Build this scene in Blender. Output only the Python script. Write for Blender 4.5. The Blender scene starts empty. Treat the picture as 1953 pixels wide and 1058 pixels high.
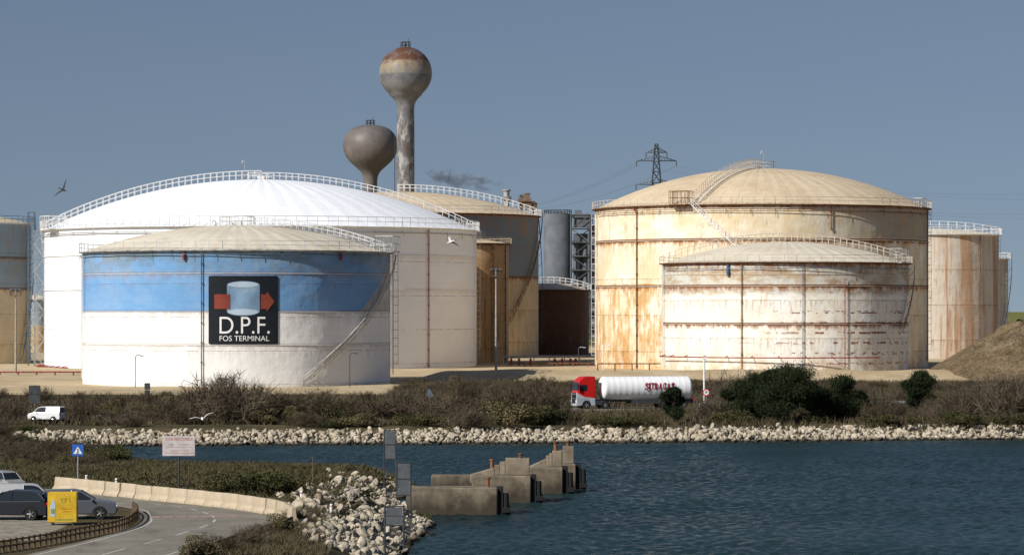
import bpy, bmesh, math, random
import numpy as np
from mathutils import Vector, Matrix
random.seed(7); rng=np.random.default_rng(11)
F=6000.0; CX=976.5; HY=590.0; CH=14.0
def X(px,d): return (px-CX)*d/F
def Z(py,d): return CH-(py-HY)*d/F
def D(py,z): return (CH-z)*F/(py-HY)
def G(px,py,z):
    d=D(py,z); return (X(px,d),d)
scene=bpy.context.scene
col=scene.collection
# ------------------------------------------------------------ materials
class M:
    def __init__(s,name,rough=.8,metal=0.0,spec=.3):
        s.m=bpy.data.materials.new(name); s.m.use_nodes=True; s.nt=s.m.node_tree
        s.b=s.nt.nodes['Principled BSDF']
        s.b.inputs['Roughness'].default_value=rough; s.b.inputs['Metallic'].default_value=metal
        s.b.inputs['Specular IOR Level'].default_value=spec
    def st(s,inp,v):
        if isinstance(v,bpy.types.NodeSocket): s.nt.links.new(v,inp)
        else:
            if isinstance(v,(tuple,list)) and len(v)==3 and len(inp.default_value)==4: v=(*v,1)
            inp.default_value=v
    def n(s,t,ins=None,**pr):
        nd=s.nt.nodes.new('ShaderNode'+t)
        for k,v in pr.items(): setattr(nd,k,v)
        for k,v in (ins or {}).items(): s.st(nd.inputs[k],v)
        return nd
    def obj(s): return s.n('TexCoord').outputs['Object']
    def uv(s): return s.n('TexCoord').outputs['UV']
    def pos(s): return s.n('NewGeometry').outputs['Position']
    def map(s,v,sc,loc=(0,0,0)): return s.n('Mapping',{'Vector':v,'Scale':sc,'Location':loc}).outputs[0]
    def noise(s,v,sc=1,det=4,ro=.55): return s.n('TexNoise',{'Vector':v,'Scale':sc,'Detail':det,'Roughness':ro}).outputs[0]
    def ramp(s,f,a,b,lo=0.,hi=1.): return s.n('MapRange',{'Value':f,'From Min':a,'From Max':b,'To Min':lo,'To Max':hi}).outputs[0]
    def mth(s,op,a,b=0.):
        nd=s.nt.nodes.new('ShaderNodeMath'); nd.operation=op; s.st(nd.inputs[0],a); s.st(nd.inputs[1],b); return nd.outputs[0]
    def mul(s,a,b): return s.mth('MULTIPLY',a,b)
    def mix(s,f,a,b,bt='MIX'):
        nd=s.nt.nodes.new('ShaderNodeMix'); nd.data_type='RGBA'; nd.blend_type=bt
        s.st(nd.inputs[0],f); s.st(nd.inputs[6],a); s.st(nd.inputs[7],b); return nd.outputs[2]
    def bump(s,h,st=.3,dist=.1):
        s.st(s.b.inputs['Normal'],s.n('Bump',{'Height':h,'Strength':st,'Distance':dist}).outputs[0])
    def out(s,c): s.st(s.b.inputs['Base Color'],c); return s.m
def simple(name,c,rough=.7,metal=0.,var=.25,sc=1.5,spec=.3,dirt=None,damt=.8):
    m=M(name,rough,metal,spec); p=m.obj()
    f=m.noise(p,sc,5,.6)
    cc=m.mix(m.ramp(f,.35,.65),tuple(x*(1-var) for x in c),tuple(min(1,x*(1+var*.6)) for x in c))
    if dirt: cc=m.mix(m.ramp(m.noise(p,sc*.6,7,.7),.52,.66,0,damt),cc,dirt)
    return m.out(cc)
RUST=(.24,.095,.028)
def tank_mat(name,bands,ztop,course,streak=(.45,.22,.07),samt=.5,rust=RUST,ramt=.5,spot=.3,dirt=(.3,.2,.11),damt=.3,extra=None,seed=0.,pale=None,reg=(.46,.6),stains=(),stamt=.8,ratio=.10):
    m=M(name,.62,0,.25); uv=m.map(m.uv(),(1,1,1),(seed,0,0)); sep=m.n('SeparateXYZ',{'Vector':m.uv()})
    v=sep.outputs[1]; u=sep.outputs[0]
    c=bands[0][1]
    if pale: c=m.mix(m.ramp(m.noise(m.map(uv,(.14,.12,1)),1,6,.7),.42,.6),c,pale)
    wob=m.mth('ADD',v,m.mul(m.mth('SUBTRACT',m.noise(uv,.9,3),.5),.25))
    for z,cc in bands[1:]:
        c=m.mix(m.ramp(wob,z-.04,z+.04),c,cc)
    if extra: c=extra(m,c,u,v,uv)
    b=m.noise(m.map(uv,(.08,.13,1)),1,7,.72)
    c=m.mix(m.ramp(b,.44,.64,0,damt),c,dirt)
    rg=m.ramp(m.noise(m.map(uv,(.09,.09,1),(31,7,0)),1,5,.65),reg[0],reg[1])
    s=m.noise(m.map(uv,(.8,ratio*.8,1)),1,8,.78)
    c=m.mix(m.mul(m.ramp(s,.52,.64,0,samt),rg),c,streak)
    s2=m.noise(m.map(uv,(3.2,.22,1)),1,5,.7)
    rg2=m.ramp(m.noise(m.map(uv,(.14,.14,1),(3,17,0)),1,5,.65),.5,.62)
    c=m.mix(m.mul(m.ramp(s2,.54,.66,0,samt),rg2),c,tuple(x*.55 for x in streak))
    fr=m.mth('FRACT',m.mth('DIVIDE',m.mth('SUBTRACT',ztop,v),course))
    g=m.mth('POWER',m.mth('SUBTRACT',1.,fr),4.)
    r=m.mul(m.ramp(m.noise(m.map(uv,(1.5,.14,1)),1,8,.78),.5,.62),g)
    c=m.mix(m.mul(r,ramt),c,rust)
    for z in stains:
        edge=m.mth('SUBTRACT',m.mul(m.noise(m.map(uv,(.55,.25,1),(z*3,0,0)),1,8,.78),5.8),2.0)
        dz=m.mth('SUBTRACT',z,v)
        k=m.mul(m.mth('GREATER_THAN',dz,-.25),m.ramp(m.mth('SUBTRACT',edge,dz),0,.5))
        c=m.mix(m.mul(k,stamt),c,tuple(x*1.7 for x in rust))
        k2=m.mul(m.mth('GREATER_THAN',dz,-.3),m.ramp(m.mth('SUBTRACT',m.mul(edge,.45),dz),0,.2)); c=m.mix(m.mul(k2,stamt),c,tuple(x*.6 for x in rust))
    sp=m.mul(m.ramp(m.noise(m.map(uv,(1,.8,1)),.8,10,.82),.59,.625),m.ramp(m.noise(uv,.13,4),.5,.6))
    c=m.mix(m.mul(sp,spot),c,rust)
    ln=m.mul(m.mth('LESS_THAN',fr,.016),m.ramp(m.noise(m.map(uv,(.5,.1,1)),1,4,.7),.4,.55))
    c=m.mix(m.mul(ln,.7),c,tuple(x*.6 for x in rust))
    br=m.n('TexBrick',{'Vector':uv,'Color1':(1,1,1),'Color2':(.94,.94,.935),'Mortar':(.88,.86,.83),'Scale':1.,'Mortar Size':.035,'Mortar Smooth':.3,'Brick Width':9.,'Row Height':course/2})
    c=m.mix(.8,c,br.outputs[0],'MULTIPLY')
    m.bump(m.noise(m.map(uv,(.22,.22,1)),1,3,.5),.45,.7)
    return m.out(c)
def roof_mat(name,base,dirt,amt,ribs=48,rib=.25):
    m=M(name,.75,0,.15); sep=m.n('SeparateXYZ',{'Vector':m.uv()}); p=m.obj()
    c=m.mix(m.ramp(m.noise(p,.09,7,.68),.42,.64,0,amt),base,dirt)
    rad=m.n('CombineXYZ',{'X':m.mul(sep.outputs[0],110.),'Y':m.mul(sep.outputs[1],.2)}).outputs[0]
    c=m.mix(m.ramp(m.noise(rad,1.,5,.7),.52,.7,0,amt*.5),c,tuple(x*.75 for x in dirt))
    c=m.mix(m.ramp(m.noise(p,.6,6,.7),.5,.7,0,amt*.6),c,tuple(x*.8 for x in dirt))
    f=m.mth('FRACT',m.mul(sep.outputs[0],float(ribs)))
    e=m.mth('ABSOLUTE',m.mth('SUBTRACT',f,.5))
    c=m.mix(m.ramp(e,.46,.5,0,rib),c,tuple(x*.6 for x in dirt))
    f2=m.mth('ABSOLUTE',m.mth('SUBTRACT',m.mth('FRACT',m.mul(sep.outputs[1],.16)),.5))
    c=m.mix(m.ramp(f2,.475,.5,0,rib*.5),c,tuple(x*.6 for x in dirt))
    h=m.mth('ADD',m.mul(m.mth('PINGPONG',m.mul(sep.outputs[0],float(ribs)*2),1.),.5),m.noise(p,.3,3))
    m.bump(h,.3,.4)
    return m.out(c)
steel=simple('galvanised_steel',(.42,.42,.41),.5,.4)
steelw=simple('white_painted_steel',(.76,.76,.75),.5,0,.15,1,.3,(.35,.27,.2),.4)
steeld=simple('dark_steel',(.07,.075,.08),.5,.3)
steelb=simple('blue_grey_steel',(.11,.16,.21),.5,.2)
redpipe=simple('red_pipe_paint',(.26,.035,.03),.6,0,.4)
bluepipe=simple('blue_pipe_paint',(.06,.11,.22),.6,0,.4)
yelpipe=simple('ochre_pipe_paint',(.36,.23,.07),.6,0,.4)
rustm=simple('rusty_steel',(.17,.085,.04),.8,0,.5)
conc=simple('concrete',(.22,.18,.13),.9,0,.4,.9,.2,(.07,.053,.037),.9)
concw=simple('weathered_wall_concrete',(.25,.205,.15),.9,0,.4,.8,.2,(.08,.062,.044),.9)
rubber=simple('black_rubber',(.015,.015,.015),.8)
glass=simple('dark_glass',(.015,.02,.025),.08,0,.1,1,.6)
white=simple('white_paint',(.82,.82,.8),.4,0,.06)
redm=simple('red_paint',(.55,.015,.012),.35,0,.1)
blackm=simple('black_panel_paint',(.010,.014,.020),.5,0,.3)
wood=simple('weathered_wood',(.13,.085,.05),.9,0,.4,3)
lampm=simple('lamp_lens',(.7,.7,.68),.2)
darkred=simple('dark_red_lettering',(.26,.012,.02),.5)
alloy=simple('alloy',(.5,.5,.52),.3,.7)
# ------------------------------------------------------------ mesh builder
class MB:
    def __init__(s): s.v=[]; s.f=[]; s.m=[]
    def add(s,vs,fs,mi=0):
        o=len(s.v); s.v+= [tuple(v) for v in vs]; s.f+=[tuple(i+o for i in f) for f in fs]; s.m+=[mi]*len(fs)
    def box(s,c,sz,mi=0,rot=0.,tp=1.):
        x,y,z=[k/2 for k in sz]; ca,sa=math.cos(rot),math.sin(rot); vs=[]
        for dz in(-z,z):
            k=tp if dz>0 else 1
            for dx,dy in((-x,-y),(x,-y),(x,y),(-x,y)):
                dx*=k; dy*=k
                vs.append((c[0]+dx*ca-dy*sa,c[1]+dx*sa+dy*ca,c[2]+dz))
        s.add(vs,[(3,2,1,0),(4,5,6,7),(0,1,5,4),(1,2,6,5),(2,3,7,6),(3,0,4,7)],mi)
    def tube(s,a,b,r,n=4,mi=0,r2=None,cap=True):
        a=Vector(a);b=Vector(b);d=b-a
        if d.length<1e-6:return
        d.normalize(); u=d.orthogonal().normalized(); w=d.cross(u); r2=r if r2 is None else r2
        vs=[]
        for p,rr in((a,r),(b,r2)):
            for i in range(n):
                t=2*math.pi*i/n+.4; vs.append(p+u*math.cos(t)*rr+w*math.sin(t)*rr)
        fs=[(i,(i+1)%n,n+(i+1)%n,n+i) for i in range(n)]
        if cap: fs+=[tuple(range(n-1,-1,-1)),tuple(range(n,2*n))]
        s.add(vs,fs,mi)
    def path(s,ps,r,n=4,mi=0):
        for a,b in zip(ps[:-1],ps[1:]): s.tube(a,b,r,n,mi)
    def rev(s,prof,n=24,mi=0,c=(0,0,0),axis='z'):
        vs=[];k=len(prof)
        for r,z in prof:
            for i in range(n):
                t=2*math.pi*i/n
                p=(r*math.cos(t),r*math.sin(t),z)
                if axis=='x': p=(z,p[0],p[1])
                if axis=='y': p=(p[0],z,p[1])
                vs.append((p[0]+c[0],p[1]+c[1],p[2]+c[2]))
        fs=[(j*n+i,j*n+(i+1)%n,(j+1)*n+(i+1)%n,(j+1)*n+i) for j in range(k-1) for i in range(n)]
        fs+=[tuple(range(n-1,-1,-1)),tuple((k-1)*n+i for i in range(n))]
        s.add(vs,fs,mi)
    def rail(s,ps,h,r,mi=0,n=4,mid=True,posts=True):
        up=lambda p,k:(p[0],p[1],p[2]+k)
        if posts:
            for p in ps: s.tube(p,up(p,h),r,n,mi,cap=False)
        s.path([up(p,h) for p in ps],r,n,mi)
        if mid: s.path([up(p,h*.52) for p in ps],r*.8,n,mi)
    def prism(s,poly,w,mi=0,wtop=None,y0=0.):
        zs=[p[1] for p in poly]; z0,z1=min(zs),max(zs); n=len(poly)
        def hw(z): return w/2 if wtop is None else w/2+(wtop-w)/2*(z-z0)/(z1-z0)
        vs=[(p[0],y0-hw(p[1]),p[1]) for p in poly]+[(p[0],y0+hw(p[1]),p[1]) for p in poly]
        fs=[tuple(range(n)),tuple(range(2*n-1,n-1,-1))]+[((i+1)%n,i,n+i,n+(i+1)%n) for i in range(n)]
        s.add(vs,fs,mi)
    def obj(s,name,mats,parent=None,loc=(0,0,0),rot=0.,smooth=False,bevel=0,meta=None,fix=True):
        me=bpy.data.meshes.new(name); me.from_pydata(s.v,[],s.f)
        for m in (mats if isinstance(mats,(list,tuple)) else [mats]): me.materials.append(m)
        me.polygons.foreach_set('material_index',s.m)
        if fix:
            bm=bmesh.new(); bm.from_mesh(me); bmesh.ops.recalc_face_normals(bm,faces=bm.faces); bm.to_mesh(me); bm.free()
        if smooth:
            me.polygons.foreach_set('use_smooth',[True]*len(me.polygons))
            me.set_sharp_from_angle(angle=math.radians(40))
        return mkobj(name,me,parent,loc,rot,bevel,meta)
def mkobj(name,me,parent=None,loc=(0,0,0),rot=0.,bevel=0,meta=None):
    o=bpy.data.objects.new(name,me); col.objects.link(o); o.location=loc
    o.rotation_euler=(0,0,rot); o.parent=parent
    if bevel:
        b=o.modifiers.new('bevel','BEVEL'); b.width=bevel; b.segments=2; b.limit_method='ANGLE'
    if meta: tag(o,*meta)
    return o
def tag(o,label,cat,group=None):
    o['label']=label; o['category']=cat
    if group: o['group']=group
def thing(name,label,cat,loc=(0,0,0),rot=0.,group=None):
    e=bpy.data.objects.new(name,None); col.objects.link(e); e.location=loc; e.rotation_euler=(0,0,rot)
    e.empty_display_size=.5; tag(e,label,cat,group); return e
def np_mesh(name,V,Fc,mat,uv=None,smooth=False):
    me=bpy.data.meshes.new(name); V=np.asarray(V,dtype=np.float32); Fc=np.asarray(Fc,dtype=np.int32)
    me.vertices.add(len(V)); me.vertices.foreach_set('co',V.ravel())
    k=Fc.shape[1]; me.loops.add(Fc.size); me.loops.foreach_set('vertex_index',Fc.ravel())
    me.polygons.add(len(Fc)); me.polygons.foreach_set('loop_start',np.arange(len(Fc),dtype=np.int32)*k)
    if smooth: me.polygons.foreach_set('use_smooth',np.ones(len(Fc),dtype=bool))
    me.update(calc_edges=True); me.validate()
    if uv is not None:
        l=me.uv_layers.new(name='UVMap'); l.data.foreach_set('uv',np.asarray(uv,dtype=np.float32)[Fc.ravel()].ravel())
    me.materials.append(mat); return me
def text_mesh(txt,size,shear=0.,ext=0.,bold=0.,sx=1.):
    cu=bpy.data.curves.new('t','FONT'); cu.body=txt; cu.size=size; cu.shear=shear; cu.extrude=ext; cu.offset=bold
    cu.align_x='CENTER'; cu.align_y='CENTER'
    o=bpy.data.objects.new('t',cu); col.objects.link(o)
    bpy.context.view_layer.update()
    me=bpy.data.meshes.new_from_object(o.evaluated_get(bpy.context.evaluated_depsgraph_get()))
    bpy.data.objects.remove(o); bpy.data.curves.remove(cu)
    return me
def fit(me,w,h):
    xs=[v.co.x for v in me.vertices]; ys=[v.co.y for v in me.vertices]
    a,b,c,d=min(xs),max(xs),min(ys),max(ys)
    for v in me.vertices:
        v.co.x=((v.co.x-a)/(b-a)-.5)*w; v.co.y=((v.co.y-c)/(d-c)-.5)*h
    return me
# ------------------------------------------------------------ terrain
ring=[G(60,862,0),G(200,880,0),G(320,898,0),G(420,908,0),G(600,911,0),G(700,917,0),G(800,928,0),G(850,934,0),G(846,941,0),G(785,952,0),G(758,985,0),G(846,1001,0),G(845,1015,0),G(800,1035,0),G(785,1060,0),G(850,1150,0),G(900,1400,0),(-4,20),(-4000,20),(-4000,500),(X(0,323),500)]
ring=np.array(ring)
SH=np.array([(-4000,322),G(200,851,0),G(700,848,0),G(1200,845,0),G(1953,838,0),(4000,352)])
def sm(t): t=np.clip(t,0,1); return t*t*(3-2*t)
def sdist(x,y):
    x=np.asarray(x,float);y=np.asarray(y,float); dm=np.full(x.shape,1e9); ins=np.zeros(x.shape,bool); n=len(ring)
    for i in range(n):
        ax,ay=ring[i];bx,by=ring[(i+1)%n]; dx,dy=bx-ax,by-ay
        t=np.clip(((x-ax)*dx+(y-ay)*dy)/(dx*dx+dy*dy),0,1)
        dm=np.minimum(dm,np.hypot(x-ax-t*dx,y-ay-t*dy))
        c=((ay>y)!=(by>y)); 
        if abs(dy)>1e-9: ins^= c&(x<(dx)*(y-ay)/dy+ax)
    return np.where(ins,dm,-dm)
def vnoise(x,y,s,seed=0):
    x=x/s+seed*17.3; y=y/s+seed*5.1
    return (np.sin(x*1.7+1.3*np.sin(y*1.1))+np.sin(y*2.1+1.7*np.sin(x*.9+2))+.6*np.sin(x*3.9+y*2.7)+.5*np.sin(y*5.3-x*3.1))/3.1
def HT(x,y):
    x=np.asarray(x,float);y=np.asarray(y,float)
    s=sdist(x,y)
    hm=3-1.6*sm((y-206)/55)
    near=-1.4+(1.4+hm)*sm((s+3.2)/10.5)
    near=near+.12*vnoise(x,y,4)*sm((s-3)/4)*np.clip(1-sm((200-y)/6),0,1)
    sf=y-np.interp(x,SH[:,0],SH[:,1])
    far=-1.4+2.9*sm((sf+4)/16)
    far=far+.13*vnoise(x,y,7,2)*sm((sf-5)/10)
    berm=(1.85+.25*vnoise(x,y,9,3))*np.exp(-((y-556)/11)**2)*sm((x+19)/8)
    return np.maximum(near,far)+berm
def axis(parts):
    o=[]
    for a,b,st in parts: o+=list(np.arange(a,b,st))
    return np.array(o)
xs=np.concatenate([-np.geomspace(72,9000,34)[::-1],axis([(-70,70,.9)]),np.geomspace(72,9000,34)])
ys=np.concatenate([axis([(-300,120,30),(120,350,.9),(350,620,3),(620,1000,12)]),np.geomspace(1000,16000,24)])
XX,YY=np.meshgrid(xs,ys); ZZ=HT(XX,YY)
def gridf(nx,ny):
    idx=np.arange(nx*ny).reshape(ny,nx)
    return np.stack([idx[:-1,:-1],idx[:-1,1:],idx[1:,1:],idx[1:,:-1]],-1).reshape(-1,4)
g=M('ground_soil',.95,0,.1); p=g.pos()
at=lambda nme:g.n('Attribute',attribute_name=nme).outputs['Fac']
n1=g.noise(p,.12,6,.65); n2=g.noise(p,1.3,6,.7); n3=g.noise(p,.03,3,.5)
scrub=g.mix(g.ramp(n1,.4,.6),(.06,.05,.028),(.12,.095,.052)); scrub=g.mix(g.ramp(n2,.5,.68),scrub,(.04,.042,.018))
sand=g.mix(g.ramp(n1,.38,.62),(.44,.34,.20),(.58,.46,.30)); sand=g.mix(g.ramp(n2,.5,.7,0,.6),sand,(.30,.23,.14))
grav=g.mix(g.ramp(n2,.4,.65),(.34,.31,.25),(.17,.15,.12))
fieldc=g.mix(g.ramp(n3,.45,.55),(.2,.2,.05),(.12,.13,.05))
edge=lambda a:g.ramp(g.mth('ADD',a,g.mul(g.mth('SUBTRACT',n1,.5),.9)),.4,.6)
c=g.mix(edge(at('sand')),scrub,sand); c=g.mix(edge(at('gravel')),c,grav); c=g.mix(at('field'),c,fieldc)
g.bump(n2,.6,.25); gm=g.out(c)
me=np_mesh('ground',np.stack([XX,YY,ZZ],-1).reshape(-1,3),gridf(len(xs),len(ys)),gm,smooth=True)
def addattr(nm,a):
    t=me.attributes.new(nm,'FLOAT','POINT'); t.data.foreach_set('value',a.astype(np.float32).ravel())
trackd=np.abs(YY-(362+ (XX+10)*.06))
sandw=sm((YY-(455+25*sm((XX+15)/10)))/14)*(1-sm((YY-1000)/200)); sandw=np.maximum(sandw,.95*(trackd<2.5)*(XX>X(540,360))*(XX<X(1100,360)))
addattr('sand',sandw)
gw=((YY<176)&(YY>150)&(XX<X(150,165))).astype(float); gw=np.maximum(gw, .7*sm(1-np.abs(sdist(XX,YY)-1.6)/5)*(YY<235))
addattr('gravel',gw); addattr('field',sm((YY-1000)/300))
go=mkobj('ground',me); go['kind']='structure'
w=M('sea_water',.22,0,.5); p=w.pos()
w.b.inputs['IOR'].default_value=1.33
a=w.noise(w.map(p,(1.8,2.4,1)),1,4,.7); c3=w.noise(w.map(p,(.015,.04,1)),1,3,.5)
w.st(w.b.inputs['Normal'],w.n('Bump',{'Height':a,'Strength':.9,'Distance':.16}).outputs[0])
w.st(w.b.inputs['Specular IOR Level'],w.ramp(c3,.4,.6,.14,.21))
wm=w.out(w.mix(w.ramp(c3,.35,.65),(.010,.026,.028),(.015,.036,.038)))
wx=np.concatenate([-np.geomspace(51,9000,20)[::-1],axis([(-50,-20,.4),(-20,62,.22)]),np.geomspace(63,9000,20)])
wy=np.concatenate([axis([(-400,150,30),(150,346,.23)]),np.geomspace(347,9000,16)])
WX,WY=np.meshgrid(wx,wy); WZ=np.zeros_like(WX)
mask=sm((WX+50)/4)*sm((62-WX)/4)*sm((WY-150)/5)*sm((346-WY)/4)
for i in range(64):
    L=.65*(1.7/.65)**rng.uniform(); th=rng.normal()*.85+2.2; k=2*math.pi/L; A=.0064*L**.8
    ph=k*(WX*math.cos(th)+WY*math.sin(th))+rng.uniform(0,6.28); WZ+=A*np.sin(ph+.35*np.sin(ph*.5))
gust=.85+.25*vnoise(WX,WY,14,3)
me=np_mesh('water',np.stack([WX,WY,WZ*mask*gust],-1).reshape(-1,3),gridf(len(wx),len(wy)),wm,smooth=True)
wo=mkobj('water',me); wo['kind']='structure'
# roads
asph=M('asphalt',.9,0,.2); p=asph.pos()
cc=asph.mix(asph.ramp(asph.noise(p,.35,6,.6),.35,.65),(.19,.172,.14),(.27,.25,.205))
cc=asph.mix(asph.ramp(asph.noise(p,9,3,.6),.4,.7,0,.4),cc,(.12,.11,.09))
cc=asph.mix(asph.ramp(asph.noise(asph.map(p,(.5,.12,1)),1,6,.75),.54,.62,0,.45),cc,(.09,.085,.075)); asm=asph.out(cc)
def strip(name,L,R_,z,mat,struct=True,thick=0):
    mb=MB(); n=len(L)
    V=[(a[0],a[1],z) for a in L]+[(a[0],a[1],z) for a in R_]
    mb.add(V,[(i,i+1,n+i+1,n+i) for i in range(n-1)])
    if thick:
        V=[(a[0],a[1],z) for a in L]+[(a[0],a[1]+1.5,z-thick) for a in L]; mb.add(V,[(i,i+1,n+i+1,n+i) for i in range(n-1)])
        V=[(a[0],a[1],z) for a in R_]+[(a[0],a[1]-1.5,z-thick) for a in R_]; mb.add(V,[(i,i+1,n+i+1,n+i) for i in range(n-1)])
    o=mb.obj(name,mat)
    if struct:o['kind']='structure'
    return o
def spl(pts,n):
    pts=[Vector((*p,0)) for p in pts]; out=[]
    P=[pts[0]*2-pts[1]]+pts+[pts[-1]*2-pts[-2]]
    for i in range(1,len(P)-2):
        for k in range(n):
            t=k/n; a,b,c_,d=P[i-1:i+3]
            out.append(.5*((2*b)+(c_-a)*t+(2*a-5*b+4*c_-d)*t*t+(3*b-a-3*c_+d)*t**3))
    out.append(pts[-1]); return [(q.x,q.y) for q in out]
zr=3.03
outer=spl([G(100,1150,3),G(330,1062,3),G(470,1020,3),G(548,992,3),G(520,975,3),G(430,962,3),G(300,950,3),G(200,941,3),G(100,933,3),G(-150,920,3),G(-600,905,3)],8)
inner=spl([G(-250,1130,3),G(60,1056,3),G(200,1022,3),G(262,1000,3),G(268,985,3),G(262,974,3),G(225,966,3),G(170,960,3),G(80,952,3),G(-150,938,3),G(-600,920,3)],8)
strip('road',outer,inner,zr,asm)
paint=simple('road_marking_paint',(.55,.53,.47),.8,0,.4,6,.2,(.3,.28,.24))
def lerp2(a,b,t): return (a[0]+(b[0]-a[0])*t,a[1]+(b[1]-a[1])*t)
mk=MB()
for t0,wd,dash in((.07,.12,0),(.5,.13,1),(.93,.12,0)):
    for i in range(len(outer)-1):
        if dash and i%4>1: continue
        q=[]
        for j in(i,i+1):
            Wd=math.dist(outer[j],inner[j]); e=wd/Wd/2
            q.append((lerp2(outer[j],inner[j],t0-e),lerp2(outer[j],inner[j],t0+e)))
        mk.add([(*q[0][0],zr+.006),(*q[1][0],zr+.006),(*q[1][1],zr+.006),(*q[0][1],zr+.006)],[(0,1,2,3)])
o=mk.obj('road_markings',paint); o['kind']='structure'
pk=simple('faded_red_crossing_paint',(.36,.24,.2),.85,0,.3,4)
mk=MB()
for k in range(7):
    x0,y0=G(285+k*24,987-k*.3,3); mk.add([(x0,y0-.35,zr+.004),(x0+.55,y0-.35,zr+.004),(x0+.55,y0+1.1,zr+.004),(x0,y0+1.1,zr+.004)],[(0,1,2,3)])
o=mk.obj('road_crossing_marking',pk); o['kind']='structure'
cen=spl([(X(-900,330),338),(X(90,358),360),(X(555,370),374),(X(1000,384),385),(X(1330,394),393),(X(2000,405),405),(X(3500,420),420)],6)
strip('coast_road',[(a,b+3.5) for a,b in cen],[(a,b-3.5) for a,b in cen],1.78,asm,thick=.6)
# ------------------------------------------------------------ tanks
def cyl_obj(name,R,z0,z1,mat,parent,n=144):
    th=np.linspace(-math.pi,math.pi,n+1); V=[];UV=[]
    zs=np.linspace(z0,z1,9)
    for z in zs:
        V.append(np.stack([R*np.sin(th),-R*np.cos(th),np.full(n+1,z)],-1)); UV.append(np.stack([R*th+200,np.full(n+1,z)],-1))
    V=np.concatenate(V);UV=np.concatenate(UV)
    return mkobj(name,np_mesh(name,V,gridf(n+1,len(zs)),mat,UV,True),parent)
class Tank: pass
def make_tank(label,px,dc,Rpx,ytop,yapex,wall,roof,seams=(),basez=1.5,railh=1.5,railr=.06,trim=steelw,post=2.2,ring_w=.8,seamr=.18,cat='storage tank',name='storage_tank',railm=None):
    T=Tank(); T.px=px;T.Rpx=Rpx;T.R=R=dc*Rpx/F; T.cx=X(px,dc);T.cy=dc; T.df=df=dc-R; T.b=basez
    T.zt=zt=Z(ytop,df)-basez; T.za=za=Z(yapex,dc)-basez; T.h=h=za-zt; T.Rs=(R*R+h*h)/(2*h)
    T.e=e=thing(name,label,cat,(T.cx,dc,basez)); T.rm=railm or trim; T.rr=railr; T.rh=railh
    cyl_obj('wall',R,-.3,zt,wall(zt,[Z(y,df)-basez for y in seams]),e)
    n=144; rs=np.linspace(R+.05,.001,22); th=np.linspace(-math.pi,math.pi,n+1); V=[];UV=[]
    T.dz=lambda r:zt+math.sqrt(T.Rs**2-r*r)-(T.Rs-h)
    for r in rs:
        z=T.dz(min(r,R)); V.append(np.stack([r*np.sin(th),-r*np.cos(th),np.full(n+1,z)],-1)); UV.append(np.stack([th/(2*math.pi)+.5,np.full(n+1,r)],-1))
    V=np.concatenate(V);UV=np.concatenate(UV)
    mkobj('roof',np_mesh('roof',V,gridf(n+1,len(rs)),roof,UV,True),e)
    mb=MB(); mb.rev([(R+.02,zt-.35),(R+ring_w,zt-.12),(R+ring_w,zt),(R+.02,zt+.02)],96); mb.f=mb.f[:-2]; mb.m=mb.m[:-2]
    mb.obj('rim_walkway',trim,e)
    mb=MB(); k=int(2*math.pi*R/post); ps=[((R+ring_w-.1)*math.sin(2*math.pi*i/k),-(R+ring_w-.1)*math.cos(2*math.pi*i/k),zt) for i in range(k+1)]
    mb.rail(ps,railh,railr); mb.obj('railing',T.rm,e,fix=False)
    for y in seams:
        z=Z(y,df)-basez; mb=MB(); mb.rev([(R+.01,z-seamr*.6),(R+seamr,z-seamr*.5),(R+seamr,z),(R+.01,z+.02)],96); mb.f=mb.f[:-2]; mb.m=mb.m[:-2]
        mb.obj('stiffener_ring',T.rm,e)
    return T
def tpx(T,px,wd=False):
    k=(px-CX)/F; A=1+k*k; B=-2*(k*T.cx+T.cy); C=T.cx**2+T.cy**2-T.R**2; disc=B*B-4*A*C
    s=(-B-math.sqrt(max(0,disc)))/(2*A)
    x,y=k*s-T.cx,s-T.cy; t=math.atan2(x,-y)
    return (t,s) if wd else t
def spiral(T,t0,z0,t1,z1,mat=None,w=1.0,rh=None,rr=None):
    mat=mat or T.rm; R=T.R; rh=rh or T.rh*.8; n=max(8,int(abs(z1-z0)/.45)); mb=MB(); inn=[];out=[]
    for i in range(n+1):
        k=i/n; t=t0+(t1-t0)*k; z=z0+(z1-z0)*k
        inn.append(((R+.12)*math.sin(t),-(R+.12)*math.cos(t),z)); out.append(((R+.12+w)*math.sin(t),-(R+.12+w)*math.cos(t),z))
        if i<n:
            t2=t+(t1-t0)/n*.6
            a=inn[-1];b=out[-1];c_=((R+.12+w)*math.sin(t2),-(R+.12+w)*math.cos(t2),z);d=((R+.12)*math.sin(t2),-(R+.12)*math.cos(t2),z)
            mb.add([a,b,c_,d],[(0,1,2,3)])
    for L in(inn,out):
        mb.add([(x,y,z-.16) for x,y,z in L]+[(x,y,z+.1) for x,y,z in L],[(i,i+1,len(L)+i+1,len(L)+i) for i in range(len(L)-1)])
    for q in range(0,n,6):
        a=inn[q];b=out[q]; mb.tube((a[0],a[1],a[2]-1.2),b,.05)
    so=mb.obj('stairway',mat,T.e,fix=False)
    mb=MB(); mb.rail(out[::3]+[out[-1]],rh,rr or T.rr); mb.obj('railing',mat,so,fix=False)
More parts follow.
